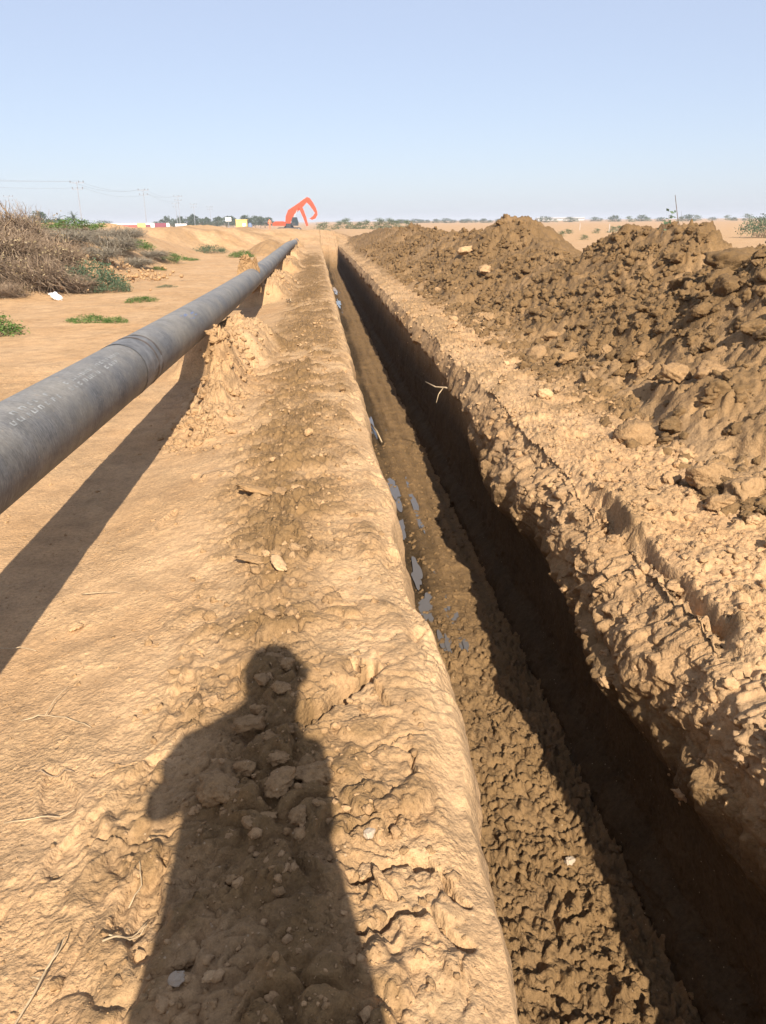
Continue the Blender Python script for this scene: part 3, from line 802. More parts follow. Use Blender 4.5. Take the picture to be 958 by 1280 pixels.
# ------------------------------------------------------------------ puddles
def puddle(x, y, w, l, ang, z, seed):
    n = 30; r = random.Random(seed)
    ph = [r.uniform(0, 6.28) for _ in range(4)]
    V = [(0, 0, 0)]
    for i in range(n):
        a = 2*math.pi*i/n
        q = 1+.22*math.sin(2*a+ph[0])+.16*math.sin(3*a+ph[1])+.10*math.sin(5*a+ph[2])
        V.append((math.cos(a)*w*q, math.sin(a)*l*q, 0))
    o = mesh_obj('puddle', V, [(0, i+1, (i+1) % n+1) for i in range(n)], M_WATER)
    o.location = (x, y, z); o.rotation_euler[2] = ang
    return tag(o, kind='structure')
for i, (x, y, w, l) in enumerate(((.60, 10.3, .05, .75), (.76, 10.1, .045, .62), (.62, 7.7, .07, .65), (.77, 7.4, .06, .85), (.61, 6.7, .04, .35),
                                  (.63, 5.8, .040, .32), (.79, 5.75, .04, .30), (.64, 5.12, .05, .22), (.80, 5.08, .05, .32), (.66, 4.55, .04, .18), (.80, 4.5, .03, .12),
                                  (.58, 34, .09, 3.2), (.74, 32, .08, 2.6), (.66, 28, .07, 1.6), (.7, 25, .05, 1.0))):
    for q in range(3):
        w2 = w*rnd.uniform(.28, .6); l2 = l*rnd.uniform(.3, .8); x2 = x+rnd.uniform(-1, 1)*w*.8; y2 = y+rnd.uniform(-.5, .5)*l
        zs = [fz(x2+dx_, y2+dy_) for dx_ in (-.6*w2, 0, .6*w2) for dy_ in (-.7*l2, -.3*l2, 0, .3*l2, .7*l2)]
        puddle(x2+.09, y2, w2*1.5, l2*1.2, rnd.uniform(-.03, .03), float(np.percentile(zs, 57 if y2 < 8.5 else 74)), i*3+q)

# ------------------------------------------------------------------ pipe
M_PIPE, nt, N, L, P = new_mat('pipe_coating')
tc = N.new('ShaderNodeTexCoord').outputs['UV']
mp = N.new('ShaderNodeMapping'); L.new(tc, mp.inputs['Vector']); mp.inputs['Scale'].default_value = (1, 1, 1)
posn = N.new('ShaderNodeNewGeometry')
streak_m = N.new('ShaderNodeMapping'); L.new(posn.outputs['Position'], streak_m.inputs['Vector']); streak_m.inputs['Scale'].default_value = (9, 34, 9)
st = noise(N, L, streak_m.outputs[0], 3.0, 5, .7)
st2 = noise(N, L, posn.outputs['Position'], 2.2, 5, .6)
st3 = noise(N, L, posn.outputs['Position'], 70, 3, .6)
c = mixc(N, L, ramp(N, L, st, [(.36, 0), (.66, 1)]), (.062, .063, .067), (.165, .160, .153))
c = mixc(N, L, ramp(N, L, st2, [(.38, 0), (.66, .85)]), c, (.215, .19, .15))
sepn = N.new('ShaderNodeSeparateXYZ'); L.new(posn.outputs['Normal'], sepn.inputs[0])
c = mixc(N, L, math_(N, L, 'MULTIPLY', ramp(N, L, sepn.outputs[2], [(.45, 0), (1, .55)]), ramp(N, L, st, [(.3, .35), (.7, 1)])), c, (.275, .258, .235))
c = mixc(N, L, 1.0, c, ramp(N, L, st3, [(.3, .82), (.7, 1.15)]), 'MULTIPLY')
st4 = noise(N, L, posn.outputs['Position'], 7.0, 6, .65)
c = mixc(N, L, 1.0, c, ramp(N, L, st4, [(.34, .82), (.5, 1.0), (.66, 1.16)]), 'MULTIPLY')
st5 = noise(N, L, posn.outputs['Position'], 31.0, 4, .7)
c = mixc(N, L, ramp(N, L, st5, [(.64, 0), (.70, .75)]), c, (.30, .22, .14))
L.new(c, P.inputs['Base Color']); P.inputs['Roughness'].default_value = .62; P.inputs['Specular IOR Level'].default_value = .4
b = N.new('ShaderNodeBump'); b.inputs['Strength'].default_value = .25; b.inputs['Distance'].default_value = .004
L.new(st, b.inputs['Height']); L.new(b.outputs[0], P.inputs['Normal'])
M_WRAP = plain('joint_wrap', (.145, .140, .135), .55, .4, 12, bump=.25)
M_BAND = plain('worn_band', (.10, .075, .055), .6, .4, 20)
M_MARK = plain('stencil_paint', (.27, .27, .26), .7, .5, 30)
M_BLUE = plain('blue_paint', (.11, .15, .27), .6, .4, 30)

def tube_run(y0, y1, r, name, mat, parent, ny=None, ns=112, wob=0.0, cap=False, seed=3):
    ys = np.linspace(y0, y1, ny or max(2, int((y1-y0)/.12)+2)); th = np.linspace(0, 2*np.pi, ns, endpoint=False)
    A, B = np.meshgrid(th, ys)
    rr_ = r + wob*vn(A*3/np.pi*2, B*14, seed)
    V = np.stack([pipe_x(B)+rr_*np.cos(A), B, pipe_z(B)+rr_*np.sin(A)], -1).reshape(-1, 3)
    i = np.arange(len(ys)*ns).reshape(len(ys), ns); j = np.roll(i, -1, axis=1)
    Fq = np.stack([i[:-1], i[1:], j[1:], j[:-1]], -1).reshape(-1, 4)
    return mesh_obj(name, V, Fq, mat, parent, smooth=True)
pipe = empty('steel_pipe')
tag(pipe, 'long grey coated steel pipe resting on earth pads along the trench', 'pipe')
joints = [-6.0, 5.35, 16.8, 28.2, 39.6]
edges = [-11] + joints + [50]
for a, b_ in zip(edges[:-1], edges[1:]):
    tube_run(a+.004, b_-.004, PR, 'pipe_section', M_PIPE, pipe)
for jy in joints:
    w = tube_run(jy-.24, jy+.24, PR+.0022, 'joint_wrap', M_WRAP, pipe, 24, wob=.0018)
    if -1 < jy < 20:
        for dy, wd in ((-.235, .016), (.10, .02), (.235, .016)):
            tube_run(jy+dy-wd, jy+dy+wd, PR+.0034, 'overlap_band', M_BAND if dy > 0 else M_WRAP, w, 5, wob=.002, seed=int(9+dy*40))
def pipe_patch(mb, y0, y1, a0, a1, r=PR+.0012):
    """thin patch of paint on the pipe: y range, angle range (radians from +x)"""
    n = 6; v = []; f = []
    for i in range(n+1):
        a = a0+(a1-a0)*i/n
        for yy_ in (y0, y1):
            v.append((float(pipe_x(yy_))+r*math.cos(a), yy_, float(pipe_z(yy_))+r*math.sin(a)))
    for i in range(n): f.append((2*i, 2*i+1, 2*i+3, 2*i+2))
    mb.add(v, f)
mk = MB(); r5 = random.Random(5)
for row, (ac, hgt, ya, yb) in enumerate(((math.radians(66), .022, 3.15, 4.85), (math.radians(53), .022, 3.05, 4.85))):
    yy_ = ya
    while yy_ < yb:
        wch = r5.uniform(.035, .06); mk = MB()
        if r5.random() < .82:
            da = hgt/PR/2
            kind = r5.randrange(4)                       # worn, unreadable characters built of strokes
            pipe_patch(mk, yy_, yy_+.014, ac-da, ac+da)
            if kind in (0, 2): pipe_patch(mk, yy_+wch-.016, yy_+wch-.002, ac-da, ac+da)
            if kind in (0, 1, 3): pipe_patch(mk, yy_+.014, yy_+wch-.016, ac+da*.45, ac+da)
            if kind in (1, 2): pipe_patch(mk, yy_+.014, yy_+wch-.016, ac-da, ac-da*.45)
            if kind == 3: pipe_patch(mk, yy_+.014, yy_+wch-.016, ac-da*.25, ac+da*.25)
            mk.build('stencil_letter', M_MARK, pipe)
        yy_ += wch + r5.uniform(.012, .05)
bm_ = MB()
for _ in range(9):
    a = math.radians(r5.uniform(38, 75)); y0 = r5.uniform(7.0, 7.6)
    pipe_patch(bm_, y0, y0+r5.uniform(.05, .18), a, a+r5.uniform(.02, .06))
bm_.build('blue_marking', M_BLUE, pipe)

# brown earth clumps against the far side of the pipe
def earth_peak(name, x, y, z, pts, label, mat, dep=.25, seed=1):
    """upright clump from an outline in the x-z plane with real depth and a rough surface"""
    bm = bmesh.new()
    fr = [bm.verts.new((x+px_, y-dep/2*(1-.5*pz_), z+pz_)) for px_, pz_ in pts]
    bk = [bm.verts.new((x+px_*.8, y+dep/2*(1-.5*pz_), z+pz_*.9)) for px_, pz_ in pts]
    bm.faces.new(fr); bm.faces.new(bk[::-1])
    n = len(pts)
    for i in range(n): bm.faces.new((fr[i], bk[i], bk[(i+1) % n], fr[(i+1) % n]))
    bmesh.ops.triangulate(bm, faces=bm.faces[:])
    for _ in range(3): bmesh.ops.subdivide_edges(bm, edges=bm.edges[:], cuts=1, use_grid_fill=True)
    bmesh.ops.recalc_face_normals(bm, faces=bm.faces[:])
    r = random.Random(seed)
    for v in bm.verts:
        v.co += Vector((r.uniform(-1, 1), r.uniform(-1, 1), r.uniform(-1, 1)))*.012*(1+y*.04)
    me = bpy.data.meshes.new(name); bm.to_mesh(me); bm.free(); me.materials.append(mat)
    o = bpy.data.objects.new(name, me); COL.objects.link(o)
    return tag(o, label, 'earth clump')
yc = 15.3
earth_peak('earth_clump', float(pipe_x(yc))-.10, yc, float(pipe_z(yc))+.06, [(-.28, -.3), (.26, -.3), (.24, .10), (.19, .33), (.13, .22), (.04, .36), (-.08, .33), (-.14, .12)],
           'small peaked clump of brown earth standing behind the pipe', M_CLOD_BROWN, .3, 4)

def lump_mound(name, x, y, sx, sy, sz, label, mat, seed, cat='earth mound'):
    g = np.linspace(-1, 1, 60); a, b_ = np.meshgrid(g, g)
    r = np.hypot(a, b_)
    h = np.clip(1-r, 0, 1)**.9*(1+.3*fbm(a*2+seed, b_*2, 3, seed))
    h = h + np.where(r < .95, .18*clodfield(a*1.0, b_*1.0, .28, seed)*np.clip(1.2-r, 0, 1), 0)
    zz = np.array([[gz(x+sx*a[i, j], y+sy*b_[i, j]) for j in range(60)] for i in range(60)])
    V = np.stack([x+sx*a, y+sy*b_, zz + h*sz - .06*(r > .92) - .02], -1).reshape(-1, 3)
    i = np.arange(3600).reshape(60, 60)
    o = mesh_obj(name, V, np.stack([i[:-1, :-1], i[:-1, 1:], i[1:, 1:], i[1:, :-1]], -1).reshape(-1, 4), mat, smooth=True)
    return tag(o, label, cat)
lump_mound('earth_mound', -2.15, 41.5, 1.4, 3.0, .75, 'low dark brown mound beside the far end of the pipe', M_CLOD_BROWN, 31)
lump_mound('earth_mound', -1.35, 47.0, .8, 1.2, .45, 'brown mound burying the far end of the pipe', M_CLOD_DRY, 35)

# ------------------------------------------------------------------ twigs and straws lying about
def twig(pts, r, mat, label, name='twig', cat='twig', group=None, branches=()):
    """pts: (x, y, lift above ground)"""
    mb = MB()
    def run(pp, r0):
        P3 = []
        for (x0, y0, l0), (x1, y1, l1) in zip(pp[:-1], pp[1:]):
            for t in np.linspace(0, 1, 5)[:-1]:
                x = x0+(x1-x0)*t; y = y0+(y1-y0)*t
                P3.append((x+rnd.uniform(-1, 1)*r0*.5, y+rnd.uniform(-1, 1)*r0*.5, gz(x, y)+l0+(l1-l0)*t+r0+.004))
        x, y, l = pp[-1]; P3.append((x, y, gz(x, y)+l+r0))
        mb.tube(P3, [r0*(1-.5*i/len(P3)) for i in range(len(P3))], 6)
    r *= .62
    run(pts, r)
    for bpts in branches: run(bpts, r*.7)
    return tag(mb.build(name, mat, None, True), label, cat, group)
twig([(-1.02, 2.27, .004), (-.94, 2.26, .012), (-.86, 2.22, .01), (-.76, 2.15, .004)], .0045, M_STRAW, 'forked dry twig on the sand below the pipe shadow', branches=[[(-.94, 2.26, .012), (-.93, 2.33, .02), (-.90, 2.40, .03)]])
twig([(-1.10, 3.26, .006), (-1.0, 3.23, .01), (-.91, 3.20, .004)], .004, M_STRAW, 'short straw at the edge of the pipe shadow', 'straw', 'straw')
twig([(-.87, 1.96, .004), (-.80, 1.93, .008), (-.75, 1.93, .004)], .004, M_STICK, 'little dark stick on bright sand near the picture edge')
twig([(-.89, 1.76, .003), (-.78, 1.745, .008), (-.70, 1.76, .003)], .004, M_STRAW, 'straight pale straw lying crosswise on the sand', 'straw', 'straw')
twig([(-.60, 1.30, .01), (-.615, 1.20, .02), (-.64, 1.13, .01), (-.70, 1.07, .004)], .0045, M_STRAW, 'long bent pale straw at the bottom corner of the sand', 'straw', 'straw', branches=[[(-.615, 1.22, .02), (-.64, 1.235, .015)], [(-.61, 1.24, .02), (-.585, 1.27, .03), (-.58, 1.30, .03)]])
twig([(-.50, 1.275, .004), (-.46, 1.30, .01), (-.425, 1.345, .012)], .004, M_STRAW, 'pale split stick at the left edge of the person shadow', branches=[[(-.49, 1.29, .01), (-.44, 1.31, .012), (-.42, 1.33, .012)]])
twig([(-.47, 1.38, .004), (-.45, 1.43, .01), (-.46, 1.47, .004)], .003, M_STRAW, 'thin curved straw beside the person shadow', 'straw', 'straw')
twig([(-1.32, 2.86, .01), (-1.23, 2.845, .012), (-1.15, 2.80, .004)], .0045, M_STRAW, 'pale straw lying inside the pipe shadow', 'straw', 'straw')
twig([(-.77, 4.75, .004), (-.67, 4.78, .015), (-.55, 4.66, .004)], .006, M_STICK, 'dark bent stick on the bank below the pipe mound')
twig([(-.60, 15.9, .02), (-.5, 15.4, .02)], .022, M_STRAW, 'pale wood splinter on the far path between pipe and trench', 'wood_splinter', 'splinter')
twig([(-.58, 15.6, .0), (-.44, 15.1, .0)], .016, M_STICK, 'dark wood splinter next to the pale one on the far path', 'wood_splinter', 'splinter')
# root sticking out of the trench wall, straw on the floor
mb = MB(); mb.tube([(1.42, 8.1, -.30), (1.33, 8.2, -.27), (1.24, 8.35, -.29), (1.15, 8.5, -.26)], [.012, .010, .008, .004], 6)
mb.tube([(1.30, 8.22, -.28), (1.25, 8.2, -.34), (1.22, 8.15, -.42)], [.006, .005, .003], 5)
tag(mb.build('root', M_STRAW, None, True), 'pale root poking out of the shaded trench wall', 'root')
mb = MB(); mb.tube([(.68, 10.6, fz(.68, 10.6)+.05), (.72, 10.1, fz(.72, 10.1)+.07), (.75, 9.6, fz(.75, 9.6)+.05)], [.012, .012, .008], 6)
tag(mb.build('straw', M_STRAW, None, True), 'pale straw lying across the wet trench floor', 'straw')

# ------------------------------------------------------------------ vegetation
def dry_shrub_mesh(seed, n=900, R=1.0, H=1.0, rad=.006):
    """thicket of thin curved twigs"""
    r = np.random.default_rng(seed)
    seg = 5; sides = 3
    VV, FF, b = [], [], 0
    for i in range(n):
        a = r.uniform(0, 6.283); q = R*.55*math.sqrt(r.random())
        p = np.array([q*math.cos(a), q*math.sin(a), r.uniform(0, .35)*H*r.random()])
        el = r.uniform(.15, 1.4); az = a + r.normal(0, .7)
        d = np.array([math.cos(az)*math.cos(el), math.sin(az)*math.cos(el), math.sin(el)])
        ln = r.uniform(.22, .62)*H; pts = [p]
        for s in range(seg):
            d = d + r.normal(0, .42, 3) + np.array([0, 0, -.05]); d /= np.linalg.norm(d)
            pts.append(pts[-1]+d*ln/seg)
        rr_ = rad*r.uniform(.6, 1.3)
        for s, pt in enumerate(pts):
            w = rr_*(1-.75*s/seg)
            for k in range(sides):
                t = 2.094*k + i
                VV.append(pt + w*np.array([math.cos(t), math.sin(t), .5*math.sin(t+1)]))
        for s in range(seg):
            for k in range(sides):
                k2 = (k+1) % sides
                FF.append((b+s*3+k, b+s*3+k2, b+s*3+3+k2, b+s*3+3+k))
        b += (seg+1)*3
    return np.array(VV), np.array(FF)

def leaf_cloud(r, centers, per, spread, size, aspect=.55):
    VV, FF, b = [], [], 0
    for c in centers:
        for _ in range(per):
            p = np.array(c) + r.normal(0, 1, 3)*np.array(spread)
            u = r.normal(size=3); u /= np.linalg.norm(u); w = np.cross(u, r.normal(size=3)); w /= np.linalg.norm(w)+1e-9
            s = size*r.uniform(.6, 1.4)
            VV += [p-u*s, p+w*s*aspect, p+u*s, p-w*s*aspect]; FF.append((b, b+1, b+2, b+3)); b += 4
    return np.array(VV), np.array(FF)

shrub_proto = {}
def shrub(kind, v, loc, sc, label, group=None, cat='shrub', name='dry_shrub'):
    key = (kind, v)
    if key not in shrub_proto:
        root = empty(name)
        if kind == 'dry':
            V, Fq = dry_shrub_mesh(600+v, 4200, 1.0, 1.0, .0065)
            mesh_obj('branches', V, Fq, M_DRYTWIG, root)
            V, Fq = dry_shrub_mesh(660+v, 90, .9, 1.05, .022)
            mesh_obj('stems', V, Fq, M_STICK, root)
            rq = np.random.default_rng(690+v); V, Fq = leaf_cloud(rq, [(rq.normal(0, .5), rq.normal(0, .5), rq.uniform(.02, .45)) for _ in range(60)], 6, (.12, .12, .05), .022, .5)
            mesh_obj('dead_leaves', V, Fq, M_DEADLEAF, root)
        elif kind == 'grey':
            V, Fq = dry_shrub_mesh(640+v, 1800, 1.0, .9, .0075)
            mesh_obj('branches', V, Fq, M_GREYTWIG, root)
        else:
            r = np.random.default_rng(700+v)
            V, Fq = dry_shrub_mesh(680+v, 160, .9, .8, .008)
            mesh_obj('stems', V, Fq, M_STICK, root)
            cen = []
            for _ in range(70):
                a = r.uniform(0, 6.283); q = .95*math.sqrt(r.random()); 
                cen.append((q*math.cos(a), q*math.sin(a), (.25+.75*r.random()**.7)*.8*(1.05-q*q*.75)))
            V, Fq = leaf_cloud(r, cen, 34, (.10, .10, .09), .042 if kind == 'green' else .034, .45)
            mesh_obj('leaves', V, Fq, M_GREEN if kind == 'green' else M_BLUEGREEN, root)
        shrub_proto[key] = root; o = root
    else:
        o = copy_tree(shrub_proto[key])
    o.name = name
    o.location = loc; o.scale = sc; o.rotation_euler = (0, 0, rnd.uniform(0, 6.28))
    return tag(o, label, cat, group)
def ps(x, y, dz=-.05): return (x, y, gz(x, y)+dz)
DG = 'dry shrubs on the left bank'
for i, (x, y, s, h) in enumerate(((-8.3, 18.2, 1.7, 1.25), (-7.2, 19.0, 1.5, 1.15), (-9.2, 20.0, 1.7, 1.3), (-6.3, 18.4, 1.2, 1.05), (-7.9, 21.5, 1.6, 1.5), (-6.6, 20.6, 1.3, 1.05),
                                  (-5.7, 19.2, .9, .6), (-9.8, 17.8, 1.6, 1.2), (-7.4, 17.7, 1.2, 1.0), (-6.5, 17.2, .7, .45), (-8.6, 16.9, 1.0, .6), (-10.4, 22, 1.8, 1.2), (-8.9, 23.5, 1.6, .9))):
    shrub('dry', i % 4, ps(x, y), (s, s, h), 'tangled grey-brown dry shrub in the thicket on the left bank', DG)
for i, (x, y, s, h) in enumerate(((-7.7, 25.5, 1.5, .75), (-6.6, 24.8, 1.3, .65), (-6.9, 28, 1.6, .85), (-8.4, 29, 1.6, .8), (-6.0, 27.2, 1.1, .5), (-7.6, 32.5, 1.6, .75), (-6.2, 31, 1.2, .5), (-9.4, 33, 1.8, .8))):
    shrub('grey', i % 3, ps(x, y), (s, s, h), 'low pale grey dry shrub behind the dense thicket', 'grey shrubs behind the thicket')
shrub('bluegreen', 0, ps(-5.35, 19.8), (.85, .85, .85), 'grey-green leafy bush at the foot of the dry thicket', None, 'bush', 'green_bush')
shrub('bluegreen', 1, ps(-4.85, 19.4), (.55, .55, .5), 'smaller grey-green bush half joined to the larger one below the thicket', None, 'bush', 'green_bush')
shrub('green', 0, ps(-4.75, 11.9), (.50, .50, .42), 'bright green leafy plant at the left picture edge', None, 'plant', 'green_plant')
shrub('green', 1, ps(-3.72, 13.4), (.42, .30, .20), 'flat green plant on sand left of the pipe', None, 'plant', 'green_plant')
shrub('green', 2, ps(-3.25, 13.2), (.24, .20, .18), 'small green tuft right of the flat green plant', None, 'plant', 'green_plant')
shrub('green', 2, ps(-3.55, 16.8), (.50, .34, .17), 'low spreading green plant halfway to the far bank', None, 'plant', 'green_plant')
shrub('green', 0, ps(-3.32, 37.5), (.62, .6, .42), 'green plant on the far sand just left of the pipe', None, 'plant', 'green_plant')
shrub('bluegreen', 0, ps(-5.3, 42.0), (.95, .8, .55), 'grey-green bush at the foot of the far bank', None, 'bush', 'green_bush')
shrub('green', 1, ps(-7.6, 27.0, .25), (1.0, 1.0, .45), 'bright green bush on top of the bushy left bank', None, 'bush', 'green_bush')
shrub('green', 0, ps(-6.2, 29.0, .2), (.7, .7, .45), 'green bush between low grey shrubs on the bank', None, 'bush', 'green_bush')
shrub('green', 1, ps(-5.7, 32.5), (.80, .7, .4), 'green plant at the end of the grey shrubs', None, 'plant', 'green_plant')
shrub('green', 2, ps(-5.3, 28.0), (.30, .30, .2), 'small green plant on sand beside the grey shrubs', None, 'plant', 'green_plant')
shrub('bluegreen', 1, ps(-3.7, 20.5), (.30, .26, .14), 'sparse dull green tuft on the sand beside the track', None, 'plant', 'green_plant')
shrub('green', 1, ps(-5.3, 35.0), (.45, .4, .2), 'thin green plant on open sand before the far bank', None, 'plant', 'green_plant')
# pale rubble at the foot of the bushes
pts, sz = [], []
for _ in range(230):
    x = -5.35+RG.normal(0, .55); y = 23.3+RG.normal(0, 2.0)
    s = .02+.06*RG.random()**2; pts.append((x, y, gz(x, y)+.4*s+RG.random()*.12)); sz.append(s)
scatter('rubble', pts, CL, M_CLOD_DRY, sz, 'pale rubble scattered among dry stalks at the foot of the bank')
# white scrap at the foot of the thicket
V, Fc = chunk(4, 912, planes=6, rough=.3, flat=.6)
o = mesh_obj('white_scrap', V*np.array([.13, .09, .10]), Fc, plain('white_plastic', (.82, .80, .77), .5, .08, 6, bump=.4), smooth=True)
o.location = (-5.42, 17.35, gz(-5.42, 17.35)+.07); o.rotation_euler = (.3, .4, .2)
tag(o, 'crumpled white scrap lying at the foot of the dry thicket', 'litter')

# sapling and twig behind the heap on the right
def bare_sapling(base, h, seed, label, lean=.0, leaves=0):
    root = empty('sapling', base)
    r = random.Random(seed); mb = MB(); tips = []
    def grow(p, d, ln, rad, lev):
        pts = [p]
        for _ in range(5):
            d = (d+Vector((r.uniform(-.16, .16), r.uniform(-.16, .16), r.uniform(-.02, .12)))).normalized(); pts.append(pts[-1]+d*ln/5)
        mb.tube(pts, [rad*(1-.6*i/5) for i in range(6)], 6); tips.append(pts[-1])
        if lev:
            for i in (2, 3, 4):
                if r.random() < .75:
                    nd = (d+Vector((r.uniform(-.9, .9), r.uniform(-.5, .5), .35))).normalized(); grow(pts[i], nd, ln*r.uniform(.3, .5), rad*.5, lev-1)
    grow(Vector((0, 0, 0)), Vector((lean, 0, 1)).normalized(), h, .013 if h > 1 else .005, 2)
    mb.build('branches', M_TWIGDARK, root, True)
    if leaves:
        V, Fq = leaf_cloud(np.random.default_rng(seed), [tuple(t) for t in tips], leaves, (.03, .03, .03), .025)
        mesh_obj('leaves', V, Fq, M_BLUEGREEN, root)
    return tag(root, label, 'sapling')
bare_sapling((5.70, 12.2, .0), 1.78, 3, 'thin bare sapling standing behind the spoil heap', .03)
bare_sapling((3.85, 9.0, 1.2), .20, 8, 'small green-leaved shoot rising from the crest of the heap', .4, 2)

# ------------------------------------------------------------------ far trees, palms, bushes
def tree_proto(seed, w, h, mat, trunk=True, name='far_tree', low=.28):
    r = np.random.default_rng(seed)
    root = empty(name); cen = []
    for _ in range(42):
        a = r.uniform(0, 6.283); q = math.sqrt(r.random())
        zz = r.uniform(low, .95)
        rad = w*.5*(math.sin(math.pi*min(1, max(.12, (zz-.1)/.95)))**.7 if low > .1 else math.sqrt(1-zz*zz))
        cen.append((q*rad*math.cos(a), q*rad*math.sin(a), zz*h))
    V, Fq = leaf_cloud(r, cen, 24, (w*.09, w*.09, h*.05), .22*h/5, .6)
    mesh_obj('crown', V, Fq, mat, root)
    if trunk:
        mb = MB(); mb.tube([(0, 0, -.2), (.05, 0, h*.3), (.0, .05, h*.6)], [.2, .15, .08], 7)
        for k in range(4):
            a = k*1.6+.3; mb.tube([(.03, 0, h*.3), (math.cos(a)*w*.2, math.sin(a)*w*.2, h*.78)], [.1, .04], 5)
        mb.build('trunk', M_TRUNK, root)
    return root
def place_far(proto, used, loc, sc, label, group, cat):
    o = proto if not used else copy_tree(proto)
    o.location = loc; o.scale = (sc, sc, sc); o.rotation_euler[2] = rnd.uniform(0, 6.28)
    tag(o, label, cat, group); return o
TA = tree_proto(81, 5.5, 5.0, M_FARTREE); TB = tree_proto(82, 7.5, 4.2, M_FARTREE); TC = tree_proto(83, 5.0, 3.0, M_FARBUSH, False, 'far_bush', .04); TD = tree_proto(84, 3.6, 5.6, M_FARTREE)
used = set()
# (picture-left trees beyond the barriers) x along the horizon is given as bearing tan from the trench axis
def far(tp, key, bearing, dist, sc, label, group, cat='tree'):
    x, y = bearing*dist, dist
    z = float(base_height(np.array([x]), np.array([y]))[0]) - (1.3*sc if key in 'ABD' and bearing > .05 else 0)
    place_far(tp, key in used, (x, y, z-.15), sc, label, group, cat); used.add(key)
for br, d, sc in ((-.372, 230, 1.15), (-.340, 240, .95), (-.330, 240, 1.0), (-.318, 236, 1.1), (-.309, 250, .9), (-.300, 250, .9), (-.246, 270, .8)):
    far(TA if sc > 1 else TB, 'A' if sc > 1 else 'B', br, d, sc, 'dark green tree on the far left horizon beside the palms', 'trees by the palms')
for i in range(26):
    br = -.183 + i*.0052 + rnd.uniform(-.002, .002)
    far((TB, TA, TD)[i % 3], 'BAD'[i % 3], br, rnd.uniform(330, 380), rnd.uniform(.65, 1.0), 'dark tree in the thin far tree line left of the excavator', 'far tree line left of the excavator')
for i in range(9):
    br = .012 + i*.0125 + rnd.uniform(-.003, .003)
    far(TC, 'C', br, rnd.uniform(150, 175), rnd.uniform(.45, .8), 'rounded green bush on the horizon right of the excavator', 'bushes right of the excavator', 'bush')
for i in range(18):
    br = .10 + i*.0095 + rnd.uniform(-.003, .003)
    far(TB, 'B', br, rnd.uniform(420, 520), rnd.uniform(.5, .9), 'tiny dark tree on the horizon above the spoil heap', 'trees above the heap')
for i in range(20):
    br = .275 + i*.0155 + rnd.uniform(-.005, .005)
    far((TB, TC)[i % 2], 'BC'[i % 2], br, rnd.uniform(360, 520), rnd.uniform(.6, 1.15), 'tiny dark tree on the far right horizon', 'trees on the right horizon')
shrub('bluegreen', 0, (34.3, 61, -.1), (1.9, 1.9, 2.2), 'green bush at the right picture edge on the horizon', None, 'bush', 'green_bush')
for i, (br, d, sc) in enumerate(((.365, 95, .25), (.31, 80, .22), (.345, 88, .2), (.285, 70, .24), (.300, 72, .2), (.33, 60, .16), (.375, 105, .25))):
    far(TC, 'C', br, d, sc, 'low green scrub on the pale field beyond the heap', 'scrub on the field beyond the heap', 'bush')

def palm(loc, h, label, seed):
    root = empty('palm_tree', loc); r = random.Random(seed)
    mb = MB(); mb.tube([(0, 0, 0), (.1, 0, h*.5), (0, 0, h)], [.28, .2, .18], 8); mb.build('trunk', M_TRUNK, root, True)
    V, Fq, b = [], [], 0
    for k in range(34):
        az = r.uniform(0, 6.283); el = r.uniform(-.5, 1.3); d = Vector((math.cos(az)*math.cos(el), math.sin(az)*math.cos(el), math.sin(el)))
        p = Vector((0, 0, h)); side = Vector((-math.sin(az), math.cos(az), 0))
        pts = [p]
        for s in range(5): d = (d+Vector((0, 0, -.22))).normalized(); pts.append(pts[-1]+d*.42)
        for s in range(5):
            for sg_ in (-1, 1):
                for q in range(2):
                    c0 = pts[s].lerp(pts[s+1], q*.5); t = (pts[s+1]-pts[s]).normalized()
                    tip = c0+side*sg_*.42*(1-.12*s)+t*.28+Vector((0, 0, -.14))
                    V += [tuple(c0), tuple(c0+t*.11), tuple(tip)]; Fq.append((b, b+1, b+2)); b += 3
    mesh_obj('crown', np.array(V), np.array(Fq), M_FARTREE, root)
    return tag(root, label, 'palm tree')
def far_xyz(br, d): 
    x = br*d; return (x, d, float(base_height(np.array([x]), np.array([d]))[0]))
palm(far_xyz(-.2965, 235), 3.4, 'short bushy palm above the red barriers', 1)
palm(far_xyz(-.279, 235), 4.0, 'tallest palm, standing alone above the red barriers', 2)
palm(far_xyz(-.289, 235), 2.1, 'smallest palm between the two taller palms', 3)

# ------------------------------------------------------------------ site objects on the horizon
M_ORANGE = plain('orange_paint', (.43, .052, .014), .5, .12, 3)
M_DARK = plain('dark_steel', (.035, .037, .042), .5, .2, 4)
M_GLASS = plain('cab_glass', (.02, .035, .045), .12, .1, 3, spec=.6)
M_STEEL = plain('bare_steel', (.34, .34, .34), .45, .2, 5)
M_RED = plain('faded_red_paint', (.50, .095, .075), .7, .2, 3)
M_WHITE = plain('white_paint', (.74, .72, .70), .7, .1, 3)
M_PALEP = plain('pale_paint', (.48, .45, .42), .7, .1, 3)
M_YELLOW = plain('yellow_paint', (.60, .43, .15), .7, .1, 2)
M_MAROON = plain('maroon_paint', (.20, .05, .07), .7, .2, 3)
M_POLE = plain('weathered_pole', (.27, .28, .31), .8, .15, 3)
M_INS = plain('insulator_glaze', (.16, .15, .15), .4, .1, 3)
M_BLUEP = plain('blue_cover', (.14, .18, .28), .7, .1, 3)

